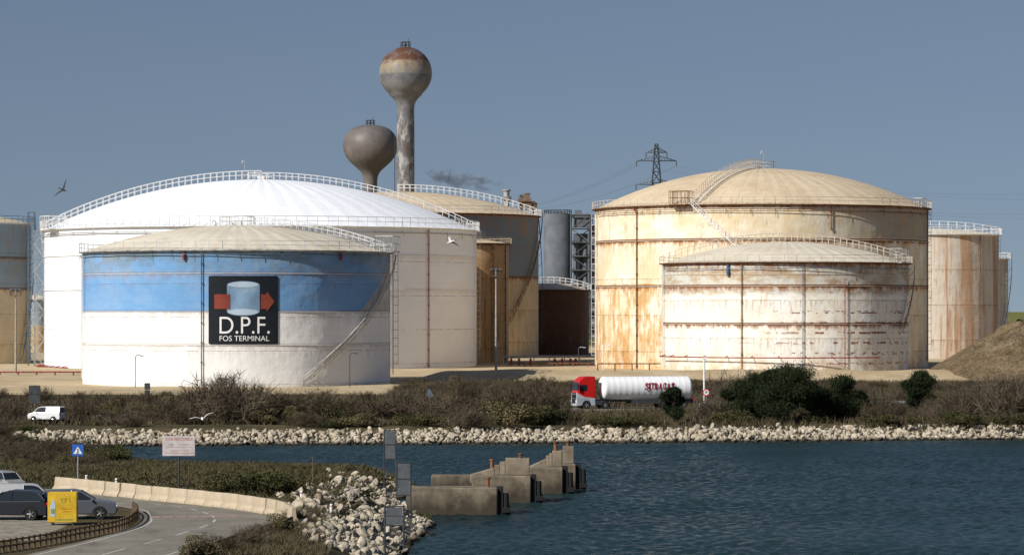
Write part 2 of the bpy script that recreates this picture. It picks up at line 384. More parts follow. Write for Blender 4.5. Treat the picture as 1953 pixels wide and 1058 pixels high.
def domewalk(T,p0,p1,w=1.2,h=None,n=26):
    h=h or T.rh; mb=MB(); P0=Vector((*p0,0));P1=Vector((*p1,0)); d=(P1-P0).normalized(); s=Vector((-d.y,d.x,0))*w/2
    Ls=[[],[]]
    for i in range(n+1):
        p=P0.lerp(P1,i/n)
        for k,sg in((0,1),(1,-1)):
            q=p+s*sg; r=min(T.R,math.hypot(q.x,q.y)); Ls[k].append((q.x,q.y,T.dz(r)+.12))
    mb.add(Ls[0]+Ls[1],[(i,i+1,n+2+i,n+1+i) for i in range(n)])
    o=mb.obj('roof_walkway',T.rm,T.e,fix=False)
    for L in Ls:
        mb=MB(); mb.rail(L,h,T.rr); mb.obj('railing',T.rm,o,fix=False)
def vpipe(T,px,y0,y1,mat,r=.14,off=.3):
    t,s=tpx(T,px,True); R=T.R+off; z0=Z(y1,s)-T.b; z1=Z(y0,s)-T.b; p=lambda z:(R*math.sin(t),-R*math.cos(t),z)
    z0=max(z0,.1); z1=min(z1,T.zt-.4)
    mb=MB(); mb.tube(p(z0),p(z1),r,8)
    z=z0+.6
    while z<z1: 
        mb.tube((T.R*math.sin(t),-T.R*math.cos(t),z),p(z),r*.5,4); mb.tube(p(z-.12),p(z+.12),r*1.6,8); z+=3.2
    mb.obj('pipe',mat,T.e,smooth=True)
def ringpipe(T,y,mat,r=.11,off=.45,t0=-1.5,t1=1.5,drops=0,wav=.0):
    z=Z(y,T.df)-T.b; R=T.R+off; mb=MB(); ps=[]
    n=60
    for i in range(n+1):
        t=t0+(t1-t0)*i/n; ps.append((R*math.sin(t),-R*math.cos(t),z+wav*math.sin(i*.9)))
    mb.path(ps,r,5)
    for i in range(0,n,3 if drops else 6):
        p=ps[i]; q=T.R/R; mb.tube(p,(p[0]*q,p[1]*q,p[2]+.3),r*.7)
        if drops: mb.tube(p,(p[0],p[1],p[2]-drops*random.uniform(.5,1.4)),r*.6)
    mb.obj('ring_pipe',mat,T.e,fix=False)
def ladder(T,px,y0,y1,mat,off=.5,w=.7):
    t=tpx(T,px); z0=max(.1,Z(y1,T.df)-T.b); z1=Z(y0,T.df)-T.b; mb=MB(); R=T.R+off
    tv=Vector((math.cos(t),math.sin(t),0)); nv=Vector((math.sin(t),-math.cos(t),0)); c=nv*R
    for s in(-1,1): mb.tube(c+tv*w/2*s+Vector((0,0,z0)),c+tv*w/2*s+Vector((0,0,z1)),.06)
    z=z0
    while z<z1:
        mb.tube(c+tv*w/2+Vector((0,0,z)),c-tv*w/2+Vector((0,0,z)),.035); z+=.5
    z=z0+2
    while z<z1:
        hp=[c+tv*w/2+Vector((0,0,z)),c+tv*w*.6+nv*.5+Vector((0,0,z)),c+nv*.85+Vector((0,0,z)),c-tv*w*.6+nv*.5+Vector((0,0,z)),c-tv*w/2+Vector((0,0,z))]
        mb.path(hp,.04,3); z+=1.4
    mb.tube(c+nv*.85+Vector((0,0,z0+2)),c+nv*.85+Vector((0,0,z1)),.04)
    mb.obj('ladder',mat,T.e,fix=False)
def platform(T,px,y,w,dep,h,mat):
    t=tpx(T,px); z=min(T.zt,Z(y,T.df)-T.b); mb=MB(); c=((T.R+.3)*math.sin(t),-(T.R+.3)*math.cos(t),z); mb.box(c,(w,dep,.2),0,t)
    tv=Vector((math.cos(t),math.sin(t),0)); nv=Vector((math.sin(t),-math.cos(t),0)); C=Vector(c)
    cor=[C-tv*w/2-nv*dep/2,C+tv*w/2-nv*dep/2,C+tv*w/2+nv*dep/2,C-tv*w/2+nv*dep/2]; ps=[]
    for i in range(4):
        a,b=cor[i],cor[(i+1)%4]
        for k in range(4): ps.append(tuple(a.lerp(b,k/4)))
    mb.rail(ps+[ps[0]],h,T.rr); mb.obj('platform',mat,T.e,fix=False)
def topvent(T,mh=1.,mx=-3.6,mat=steelw):
    mb=MB(); mb.rail([(3*math.cos(k*.52),3*math.sin(k*.52),T.za-.1) for k in range(13)],1.6,.07); mb.obj('vent_railing',mat,T.e,fix=False)
    mb=MB(); mb.box((0,0,T.za+.4),(1.6,1.6,.9)); mb.obj('roof_vent',mat,T.e)
    mb=MB(); mb.tube((mx,0,T.za-.3),(mx,0,T.za+mh),.1,6); mb.path([(mx,0,T.za+mh),(mx-.5,0,T.za+mh+.3),(mx-.7,0,T.za+mh-.3)],.08); mb.obj('mast',steel,T.e,fix=False)
roof_tan=roof_mat('tan_roof',(.66,.54,.38),(.46,.34,.21),.5,56,.3)
roof_cream=roof_mat('cream_roof',(.70,.64,.52),(.48,.40,.29),.45,44,.22)
roof_white=roof_mat('white_roof',(.90,.92,.95),(.70,.73,.78),.2,56,.12)
wallw=lambda zt,st:tank_mat('white_tank_paint',[(0,(.83,.87,.93))],zt,7.2,(.55,.48,.40),.1,RUST,.12,.03,(.68,.70,.72),.2,stains=[z-.3 for z in st],stamt=.1)
TW=make_tank('huge white storage tank with shallow white domed roof',498,700,410,430,343,wallw,roof_white,(484,551),railh=2.0,railr=.075,seamr=.22)
domewalk(TW,(-TW.R,0),(0,0),1.6,1.9,34); domewalk(TW,(0,0),(TW.R*.99,0),1.6,1.5,34)
spiral(TW,-1.92,1,-1.55,TW.zt); vpipe(TW,816,430,703,redpipe,.12); ladder(TW,904,430,700,steelw); platform(TW,104,431,6,4,2.8,steelw)
ringpipe(TW,441,steel,.12,.5,-1.5,1.5,1.0); ringpipe(TW,704,redpipe,.13,1.5,-1.6,-.9)
BZ=12.16
def bx(m,c,u,v,uv):
    tt=m.mth('DIVIDE',m.mth('SUBTRACT',u,200.),26.)
    ln=m.mth('ADD',m.mul(m.mth('SUBTRACT',v,BZ),.055),.98)
    gry=m.mix(m.ramp(m.noise(uv,.5,4),.4,.6),(.48,.46,.42),(.32,.36,.40))
    up=m.mth('GREATER_THAN',v,BZ)
    c=m.mix(m.mth('MULTIPLY',m.mth('GREATER_THAN',tt,ln),up),c,gry)
    k=m.mul(m.ramp(v,16.5,21.5),m.ramp(m.noise(m.map(uv,(.22,.4,1)),1,7,.75),.40,.58,0,.85))
    return m.mix(k,c,(.16,.19,.19))
wallb=lambda zt,st:tank_mat('blue_and_white_tank_paint',[(0,(.86,.86,.84)),(BZ,(.15,.34,.62))],zt,5.45,(.52,.42,.28),.14,(.2,.09,.035),.35,.3,(.66,.64,.58),.18,extra=bx,seed=3,stains=st,stamt=.18)
TB=make_tank('blue and white storage tank with dark logo panel',452,536,292,476,430,wallb,roof_cream,(521,594,658),railh=1.5,railr=.065,trim=simple('grey_blue_rim',(.4,.42,.42),.6,0,.4,1,.3,(.2,.12,.07)),railm=steelw,seamr=.1,ring_w=.7)
spiral(TB,tpx(TB,572),0.2,math.radians(92),TB.zt,simple('stair_steel',(.62,.59,.53),.6,0,.3,1,.3,(.3,.22,.15)),.9,1.2,.075)
domewalk(TB,(2,-1),(TB.R*.97,-5),1.2,1.3,22); ringpipe(TB,484,steelb,.08,.45,-1.45,1.35,.8,.03)
vpipe(TB,385,478,735,bluepipe,.09); ladder(TB,162,478,725,steelw); platform(TB,736,474,5,3,2.6,steel)
ladder(TB,744,470,720,steelb)
for px in (352,648): vpipe(TB,px,480,496,redpipe,.2)
topvent(TW,4); topvent(TB,.6)
for px,y0,y1 in((258,680,734),(667,676,738)):
    d=506; mb=MB(); zb=1.5; zt_=Z(y0,d); mb.tube((0,0,0),(0,0,zt_-zb),.07,6); mb.path([(0,0,zt_-zb),(.4,0,zt_-zb+.3),(1.,0,zt_-zb+.2)],.06,5); mb.box((1.1,0,zt_-zb+.15),(.5,.25,.14))
    mb.obj('street_lamp',steeld,None,(X(px,d),d,zb),meta=('slender dark lamp post with small curved arm','lamp post','yard lamp posts'))
def onT(T,px,py,off):
    t,s=tpx(T,px,True); z=Z(py,s)-T.b; r=T.R+off; return (r*math.sin(t),-r*math.cos(t),z)
def patch(T,rows,off,nx_=10):
    mb=MB(); 
    for y,a,b in rows: mb.v+=[onT(T,a+(b-a)*i/nx_,y,off) for i in range(nx_+1)]
    for j in range(len(rows)-1):
        for i in range(nx_):
            q=j*(nx_+1)+i; mb.f.append((q,q+nx_+1,q+nx_+2,q+1)); mb.m.append(0)
    return mb
lp=patch(TB,[(526,400,528),(528,398,530),(590,398,530),(654,398,530),(656,400,528)],.14,16).obj('logo_panel',blackm,TB.e,fix=False)
lb=simple('logo_light_blue',(.20,.32,.46),.5,0,.3,.3,.3,(.36,.46,.56)); lc=simple('logo_pale_blue',(.45,.56,.66),.5,0,.15,.3); lr=simple('logo_brown_red',(.25,.055,.035),.5,0,.25,.3)
def drum(cx_,hw,y0,y1,e0,e1):
    rows=[]
    for i in range(9): a=math.pi/2*(1-i/8); rows.append((y0-e0*math.sin(a),cx_-hw*math.cos(a)-.01,cx_+hw*math.cos(a)+.01))
    for i in range(9): a=math.pi/2*i/8; rows.append((y1+e1*math.sin(a),cx_-hw*math.cos(a)-.01,cx_+hw*math.cos(a)+.01))
    return rows
patch(TB,drum(464,31,543,594,7,8),.18,12).obj('logo_drum',lb,lp,fix=False)
patch(TB,drum(464,29,543,543,6,5),.215,12).obj('logo_drum_top',lc,lp,fix=False)
patch(TB,drum(464,29,594,594.5,5,6),.215,12).obj('logo_drum_base',lc,lp,fix=False)
patch(TB,[(561,409,439),(589,409,439)],.225,4).obj('logo_arrow_tail',lr,lp,fix=False)
mb=patch(TB,[(561,497,509),(589,497,509)],.225,4); o2=patch(TB,[(556,508,508.5),(575,508,523),(594,508,508.5)],.225,4)
mb.add(o2.v,o2.f); mb.obj('logo_arrow_head',lr,lp,fix=False)
def wraptext(T,txt,x0,x1,y0,y1,mat,parent,off,bold=0.,nm='lettering'):
    me=text_mesh(txt,1.,0,0,bold); fit(me,1,1)
    for v in me.vertices:
        v.co=onT(T,x0+(v.co.x+.5)*(x1-x0),y1+(v.co.y+.5)*(y0-y1),off)
    me.materials.clear(); me.materials.append(mat); return mkobj(nm,me,parent)
wraptext(TB,'D.P.F.',419,514,604,636,white,lp,.2,-.004); wraptext(TB,'FOS TERMINAL',419,513,640,650,white,lp,.2,-.002)
wallc=lambda zt,st:tank_mat('rusty_blue_tan_paint',[(0,(.66,.51,.30)),(Z(527,793)-1.5,(.18,.235,.27))],zt,8.2,(.46,.21,.06),.95,RUST,.95,.7,(.34,.24,.13),.4,seed=9,reg=(.42,.5),stains=[Z(527,793)-1.5,zt],stamt=.8,ratio=.06)
TC=make_tank('tan and grey-blue storage tank streaked with rust',760,830,267,405,366,wallc,roof_tan,(),railh=1.9,railr=.08,railm=steelw,trim=rustm)
domewalk(TC,(0,0),(TC.R*.98,-6),1.4,1.8,24); spiral(TC,math.radians(40),1,math.radians(88),TC.zt,rustm); spiral(TC,math.radians(84),3,math.radians(104),TC.zt,steeld)
walld=lambda zt,st:tank_mat('rusty_ochre_paint',[(0,(.54,.33,.14))],zt,8.2,(.24,.09,.03),.9,RUST,.9,.4,(.55,.40,.24),.6,seed=21,reg=(.36,.5),stains=[zt],ratio=.06)
TD=make_tank('narrow ochre storage tank stained with rust',882,746,88,463,455,walld,roof_tan,(),railh=1.3,railm=simple('rusty_white_rail',(.5,.4,.3)),trim=rustm)
vpipe(TD,962,463,690,rustm,.12); ladder(TD,937,463,690,rustm)
walle=lambda zt,st:tank_mat('dark_brown_rusted_paint',[(0,(.13,.055,.03))],zt,5,(.40,.17,.05),.8,(.05,.02,.015),.8,.5,(.06,.03,.02),.6,seed=33)
TE=make_tank('low dark brown rusted storage tank',1045,880,78,552,540,walle,roof_tan,(),railh=1.6,railr=.08,railm=steelw,trim=rustm)
domewalk(TE,(-8,0),(TE.R,-2),1.2,1.6,12)
def gx(m,c,u,v,uv):
    t=m.mth('SUBTRACT',u,200.)
    up=m.ramp(v,27.2,27.4); rr=m.ramp(m.mth('ADD',t,m.mul(m.noise(uv,.15,3),12)),6,34,0,.8)
    c=m.mix(m.mul(up,rr),c,(.25,.21,.165))  # shadow under the rim painted into the top strake, deepening to the right
    low=m.ramp(v,18,17.8); lf=m.ramp(t,-10,-20); c=m.mix(m.mul(m.mul(low,lf),m.ramp(m.noise(m.map(uv,(.45,.10,1)),1,7,.78),.46,.56,0,.95)),c,(.54,.30,.10))
    c=m.mix(m.mul(m.ramp(v,8,1),m.ramp(m.noise(m.map(uv,(.3,.2,1)),1,7,.78),.44,.56,0,.85)),c,(.48,.26,.09))
    return c
wallg=lambda zt,st:tank_mat('stained_shaded_cream_paint',[(0,(.76,.63,.42))],zt,7.6,(.48,.27,.10),.65,RUST,.8,.5,(.60,.47,.29),.35,extra=gx,seed=41,pale=(.87,.81,.67),reg=(.46,.56),stains=st[1:]+[zt],stamt=.8,ratio=.14)
TG=make_tank('huge tan domed storage tank with rust stains',1452,682,316,389,322,wallg,roof_tan,(396,456,545),railh=1.5,railr=.06,railm=simple('brownish_white_rail',(.62,.54,.44)),trim=rustm,seamr=.22)
a=tpx(TG,1325); domewalk(TG,(TG.R*math.sin(a)*.98,-TG.R*math.cos(a)*.98),(-1,-2),1.6,1.8,30)
spiral(TG,tpx(TG,1405),Z(470,646)-1.5,tpx(TG,1322),TG.zt,steelw,.9); platform(TG,1300,388,4,3,2.8,rustm)
vpipe(TG,1216,390,705,rustm,.12); vpipe(TG,1584,390,440,rustm,.12); vpipe(TG,1212,392,402,redpipe,.25); ladder(TG,1140,400,700,steelw); ladder(TG,1764,389,690,steeld)
ringpipe(TG,402,rustm,.08,.5,-1.4,1.4,.8,.03); platform(TG,1752,387,3,2,1.8,steel); topvent(TG,3.6,.6,mat=steel)
def hx(m,c,u,v,uv):
    t=m.mth('SUBTRACT',u,200.)
    top=m.ramp(m.mth('ADD',v,m.mul(m.noise(uv,.3,5,.7),2.5)),16.2,17.0)
    tc=m.mix(m.ramp(m.noise(m.map(uv,(.2,.5,1)),1,6,.75),.44,.58),(.56,.57,.52),(.34,.21,.10))
    c=m.mix(m.mul(top,.85),c,tc)
    k=m.mul(m.ramp(v,5.5,.5),m.ramp(m.noise(m.map(uv,(.35,.25,1)),1,8,.8),.44,.55,0,.85)); c=m.mix(k,c,(.50,.31,.14))
    wv=m.n('VectorMath',{0:uv,1:m.n('VectorMath',{0:m.n('TexNoise',{'Vector':uv,'Scale':1.2,'Detail':2.}).outputs[1],1:(.35,.22,0.)},operation='MULTIPLY').outputs[0]},operation='ADD').outputs[0]
    br=m.n('TexBrick',{'Vector':wv,'Color1':(0,0,0),'Color2':(1,1,1),'Mortar':(0,0,0),'Scale':1.,'Mortar Size':.03,'Brick Width':.9,'Row Height':.45,'Bias':0.})
    row=m.mth('FRACT',m.mth('DIVIDE',m.mth('SUBTRACT',v,.35),1.9))
    hit=m.mul(m.mth('GREATER_THAN',br.outputs[0],.45),m.mth('LESS_THAN',row,.26))
    reg=m.mul(m.ramp(t,-14,2),m.mth('GREATER_THAN',m.noise(m.map(uv,(.35,.8,1)),1,3,.7),.48))
    reg=m.mul(reg,m.mul(m.mth('LESS_THAN',v,13.6),m.mth('GREATER_THAN',v,2.4)))
    return m.mix(m.mul(hit,m.mul(reg,.95)),c,(.19,.042,.02))
wallh=lambda zt,st:tank_mat('weathered_cream_paint',[(0,(.86,.81,.69))],zt,7.0,(.46,.26,.10),.55,(.20,.07,.024),.9,.8,(.70,.60,.44),.3,extra=hx,seed=57,pale=(.89,.88,.84),stains=st[1:]+[zt],stamt=.7,ratio=.14)
TH=make_tank('smaller cream domed storage tank with peeling rust patches',1498,600,233,499,461,wallh,roof_cream,(522,545,618),railh=1.3,railr=.05,railm=simple('grimy_white_rail',(.64,.57,.47)),trim=rustm,seamr=.12)
domewalk(TH,(-TH.R,0),(0,0),1.3,1.5,20); domewalk(TH,(0,0),(TH.R,-1),1.3,1.4,20); spiral(TH,math.radians(60),9,math.radians(86),TH.zt,rustm)
vpipe(TH,1415,500,715,yelpipe,.1); vpipe(TH,1531,500,700,bluepipe,.07); vpipe(TH,1610,530,702,redpipe,.07); vpipe(TH,1390,503,526,bluepipe,.25); platform(TH,1712,497,3.4,2.4,2.6,steel)
ringpipe(TH,511,steelb,.07,.5,-1.4,1.4,.6,.03); ladder(TH,1268,500,700,steelw)
ringpipe(TH,682,redpipe,.11,1.2,-1.4,.7)
def jx(m,c,u,v,uv):
    cu=m.n('CombineXYZ',{'X':m.mul(u,.32),'Y':m.mul(v,.012)}).outputs[0]
    return m.mix(m.ramp(m.noise(cu,1.,3,.6),.5,.56,0,.85),c,(.44,.22,.08))
wallj=lambda zt,st:tank_mat('cream_orange_striped_paint',[(0,(.62,.55,.46))],zt,9,(.36,.15,.05),.8,RUST,.7,.3,(.45,.42,.37),.5,seed=71,reg=(.4,.5),ratio=.05,extra=jx)
TJ=make_tank('cream storage tank with vertical orange rust streaks',1780,820,124,446,436,wallj,roof_cream,(),railh=1.8,railr=.07,railm=steelw,trim=steelw); vpipe(TJ,1868,446,690,rustm,.12); ladder(TJ,1899,446,690,steel); domewalk(TJ,(-10,-3),(TJ.R,-3),1.2,1.8,12)
TK=make_tank('pale storage tank with weathered paint beyond others',1860,960,62,492,486,lambda zt,st:tank_mat('pale_weathered_paint',[(0,(.5,.45,.38))],zt,8,(.3,.15,.07),.6,seed=80),roof_cream,(),railh=1.8,railr=.08,railm=steelw); ladder(TK,1917,492,650,steel); spiral(TK,.7,6,1.5,TK.zt,steelb)
TL=make_tank('grey-blue over tan storage tank with rust',-105,735,162,422,405,lambda zt,st:tank_mat('grey_blue_over_tan_paint',[(0,(.62,.5,.32)),(Z(550,716)-1.5,(.24,.32,.36))],zt,7,(.36,.2,.08),.8,seed=91,stains=st,stamt=.5),roof_tan,(490,550),railh=1.5,railm=steelb); spiral(TL,1.2,2,1.75,TL.zt,bluepipe); ladder(TL,50,422,705,bluepipe)
make_tank('small pale blue and cream tank beyond the others',70,900,22,570,562,lambda zt,st:tank_mat('pale_blue_cream_paint',[(0,(.6,.45,.25)),(8,(.3,.42,.5))],zt,6,seed=95),roof_cream,(),railh=1.5,railm=steelw)
def lattice(mb,cx,cy,w,d,h,n,r,z0=0.):
    cs=[(cx-w/2,cy-d/2),(cx+w/2,cy-d/2),(cx+w/2,cy+d/2),(cx-w/2,cy+d/2)]
    for x,y in cs: mb.tube((x,y,z0),(x,y,z0+h),r)
    for k in range(n):
        a=z0+h*k/n;b=z0+h*(k+1)/n
        for i in range(4):
            p=cs[i];q=cs[(i+1)%4]; mb.tube((*p,b),(*q,b),r*.8)
            if k%2: p,q=q,p
            mb.tube((*p,a),(*q,b),r*.6)
mb=MB(); lattice(mb,0,0,1.4,1.4,Z(405,700)-1.5,12,.09); mb.obj('access_tower',steelb,None,(X(60,700),700,1.5),fix=False,meta=('slim blue-grey lattice access tower beside a tank','access tower'))
mb=MB(); lattice(mb,0,0,2.2,2,Z(440,690)-1.5,10,.07)
for k in range(10):
    h=(Z(440,690)-1.5)/10; s=1 if k%2 else -1; mb.tube((-1.1*s,-1,h*k),(1.1*s,-1,h*(k+1)),.1)
mb.obj('access_tower',steel,None,(X(76,690),690,1.5),fix=False,meta=('pale lattice stair tower against the white tank','access tower'))
# ------------------------------------------------------------ water towers
wt=M('grey_paint_with_rust',.5,0,.3); p=wt.obj(); sep=wt.n('SeparateXYZ',{'Vector':p}); zz=sep.outputs[2]
ztop=Z(90,1000); c=wt.mix(wt.ramp(wt.noise(p,.25,6,.65),.4,.62),(.21,.21,.215),(.125,.127,.135))
tr=wt.ramp(wt.mth('ADD',zz,wt.mul(wt.noise(p,.35,5,.7),5)),ztop-6.5,ztop-3.5)
c=wt.mix(wt.mul(tr,wt.ramp(wt.noise(wt.map(p,(1,1,.6)),.4,8,.75),.36,.5,.25,1.)),c,(.12,.052,.028))
bandm=wt.mul(wt.ramp(zz,ztop-10.5,ztop-10),wt.ramp(zz,ztop-5.8,ztop-6.3)); c=wt.mix(wt.mul(bandm,wt.ramp(wt.noise(p,.5,5,.7),.42,.55,0,.7)),c,(.32,.26,.15))
lowm=wt.ramp(zz,ztop-20,ztop-24); c=wt.mix(wt.mul(lowm,wt.ramp(wt.noise(wt.map(p,(1,1,.4)),.5,8,.78),.48,.56,0,.85)),c,(.12,.085,.06))
c=wt.mix(wt.mul(lowm,wt.ramp(wt.noise(wt.map(p,(1,1,.5),(5,3,2)),.4,7,.75),.54,.58)),c,(.34,.33,.31))
wtm=wt.out(c)
def tower(label,px,d,prof_px,mat,top):
    e=thing('water_tower',label,'water tower',(X(px,d),d,1.5))
    mb=MB(); mb.rev([(r*d/F,Z(y,d)-1.5) for r,y in prof_px],40); mb.obj('tank_and_column',mat,e,smooth=True)
    zt=Z(top,d)-1.5; mb=MB(); r=1.5
    mb.rail([(r*math.cos(k*.785),r*math.sin(k*.785),zt-.3) for k in range(9)],2.0,.12); mb.tube((0,0,zt-.5),(0,0,zt+1.4),.35,8); mb.tube((.9,0,zt-.3),(.9,0,zt+2.8),.08); mb.box((0,0,zt-.2),(3.4,3.4,.25)); mb.obj('top_railing',steeld,e,fix=False)
    return e
sph=lambda R,cy,ry,a0,a1,n:[(R*math.cos(math.radians(a0+(a1-a0)*i/n)),cy-ry*math.sin(math.radians(a0+(a1-a0)*i/n))) for i in range(n+1)]
e1=tower('tall spherical grey water tower with rusty top',773.5,1000,[(17,665),(17,560),(17,400),(17,250),(16.5,215),(16.8,204),(18,198),(21,192),(26,186),(31,181.5)]+sph(50.5,140,50,-50,89.5,24),wtm,91)
mb=MB()
for k in range(40):
    z=20+k*1.2; mb.tube((-3.4,-.9,z),(-3.4,-.1,z),.08)
mb.tube((-3.4,-.9,10),(-3.4,-.9,68),.12); mb.tube((-3.4,-.1,10),(-3.4,-.1,68),.12); mb.obj('ladder',steeld,e1,fix=False)
wt2=M('brown_grey_tower_paint',.5,0,.3); p=wt2.obj(); c=wt2.mix(wt2.ramp(wt2.noise(p,.12,5,.6),.4,.62),(.135,.118,.11),(.185,.162,.15)); c=wt2.mix(wt2.ramp(wt2.noise(wt2.map(p,(1,1,.2)),.6,5,.7),.5,.7,0,.5),c,(.12,.095,.08))
tower('brown-grey water tower with flattened bowl tank',706.5,1120,[(13,655),(13,500),(13,360),(13,346),(14,337),(17,330),(22,324),(30,317),(39,309),(46,300),(50.5,290),(52.5,279),(51.5,270),(49,261),(43.5,253),(36,246),(26,241.5),(14,239),(1,238)],wt2.out(c),239)
# ------------------------------------------------------------ industrial background
sil=simple('dark_concrete_silo',(.13,.14,.155),.9,0,.25,.15); sil2=simple('steel_works_grey',(.12,.12,.12),.9,0,.4,.3)
d=1350; e=thing('silo','dark grey concrete silo behind the tanks','silo',(X(1064,d),d,1.5))
mb=MB(); mb.rev([(27*d/F,0),(27*d/F,Z(411,d)-1.5),(25*d/F,Z(408,d)-1.5),(8*d/F,Z(404,d)-1.5)],40); mb.obj('silo_body',sil,e,smooth=True)
mb=MB(); mb.rail([(26*d/F*math.cos(k*.26),26*d/F*math.sin(k*.26),Z(408,d)-1.5) for k in range(25)],1.6,.12); mb.obj('railing',steeld,e,fix=False)
e=thing('process_tower','dark steel process structure with platforms and pipes','industrial plant',(X(1112,1320),1320,1.5)); mb=MB()
H_=Z(410,1320)-1.5; lattice(mb,-1,0,8,8,H_,9,.35)
for k in range(9): mb.box((-1,0,H_*(k+1)/9),(8.6,8.6,.35))
mb.obj('frame',sil2,e,fix=False)
mb=MB()
for x,r in((-2.6,1.2),(1,.9),(3.4,.5),(4.6,1.)): mb.tube((x,-1,0),(x,-1,H_*random.uniform(.75,.97)),r,10)
mb.box((-1,1,H_*.45),(6,3,H_*.8)); mb.obj('vessels',sil,e)
mb=MB(); mb.box((0,0,H_*.94),(8,5,4)); mb.box((-2,0,H_+1),(3,3,2)); mb.obj('head_house',sil,e)
e=thing('chimney','pale grey vent stack with flared cap','chimney',(X(966,1400),1400,1.5)); mb=MB(); s=1400/F
mb.rev([(5*s,0),(5*s,Z(385,1400)-1.5),(8*s,Z(382,1400)-1.5),(8*s,Z(378,1400)-1.5),(5.5*s,Z(376,1400)-1.5),(5.5*s,Z(366,1400)-1.5),(8*s,Z(364,1400)-1.5),(8*s,Z(362,1400)-1.5)],16); mb.obj('stack',simple('pale_stack',(.4,.38,.36)),e,smooth=True)
mb=MB(); mb.rail([(9*s*math.cos(k*.52),9*s*math.sin(k*.52),Z(384,1400)-1.5) for k in range(13)],2,.15); mb.obj('railing',steel,e,fix=False)
e=thing('conveyor_house','rusty conveyor head structure with lattice frame','industrial plant',(X(1005,1400),1400,1.5)); mb=MB(); H_=Z(385,1400)-1.5
lattice(mb,0,0,7,6,H_,10,.3); mb.obj('frame',rustm,e,fix=False); mb=MB(); mb.box((-1,0,H_-1),(6,5,5)); mb.box((0,0,H_+2.5),(3,3,2.6)); mb.tube((-3,0,H_+3),(4,0,H_-6),.8,8); mb.box((3,0,H_-2),(3,4,3)); mb.obj('machine_house',simple('rusty_machine_house',(.18,.13,.10),.9,0,.5,.6),e)
mb=MB(); mb.box((0,0,0),(22,5,1.6)); 
for x in(-9,9): mb.box((x,0,-22),(1,1,43))
mb.obj('gallery',sil,thing('conveyor_gallery','dark conveyor gallery above the silo','industrial plant',(X(1085,1370),1370,Z(413,1370))))
def pylon(px,d,ytop):
    e=thing('electricity_pylon','lattice steel electricity pylon with two wide arms','pylon',(X(px,d),d,1.5)); H_=Z(ytop,d)-1.5; s=d/F; mb=MB()
    def w(z): 
        k=z/H_; return (14*(1-k)+2.2*k) if k<.6 else 7-5.8*(k-.6)/.4+.2
    N=16; zs=[H_*(1-(1-i/N)**1.15) for i in range(N+1)]
    for i in range(N):
        a,b=zs[i],zs[i+1]; wa,wb=w(a)/2,w(b)/2
        A=[(-wa,-wa,a),(wa,-wa,a),(wa,wa,a),(-wa,wa,a)];B=[(-wb,-wb,b),(wb,-wb,b),(wb,wb,b),(-wb,wb,b)]
        for j in range(4):
            mb.tube(A[j],B[j],.3); mb.tube(A[j],B[(j+1)%4],.2); mb.tube(A[(j+1)%4],B[j],.2); mb.tube(B[j],B[(j+1)%4],.18)
    mb.obj('mast',steeld,e,fix=False)
    tips=[]
    for y,hw in((307,38),(352,39),(291,20)):
        z=Z(y,d)-1.5; L=hw*s; mb=MB(); b=w(z)/2
        for sg in(-1,1):
            mb.tube((sg*b,-b,z+2.4),(sg*L,0,z),.2); mb.tube((sg*b,b,z),(sg*L,0,z),.2); mb.tube((sg*b,-b,z),(sg*L,0,z),.2)
            for k in range(1,5):
                t=k/5; mb.tube((sg*(b+(L-b)*t),0,z),(sg*(b+(L-b)*(t-.15)),0,z+2.4*(1-t)),.13)
            mb.tube((sg*L,0,z),(sg*L,0,z-2.6),.3); tips.append((X(px,d)+sg*L,d,z+1.5-2.6))
        mb.obj('cross_arm',steeld,e,fix=False)
    return tips
tips=pylon(1252,1600,275)
def wire(a,b,sag,r=.09,lab='thin overhead power line running from a pylon'):
    a=Vector(a);b=Vector(b); mb=MB(); ps=[]
    o=(a+b)/2
    for i in range(25):
        t=i/24; q=a.lerp(b,t); q.z-=sag*4*t*(1-t); ps.append(q-o)
    mb.path(ps,r,3); mb.obj('power_line',steelb,None,o,fix=False,meta=(lab,'power line','overhead power lines'))
for i,tp in enumerate(tips[:5]):
    wire(tp,(X([880,930,950,1000,900][i],2300),2300,Z([400,395,420,425,398][i],2300)),9,.07)
    if i<4: wire(tp,(X(2300+i*60,1150),1150,Z(360+i*16,1150)),7,.045)
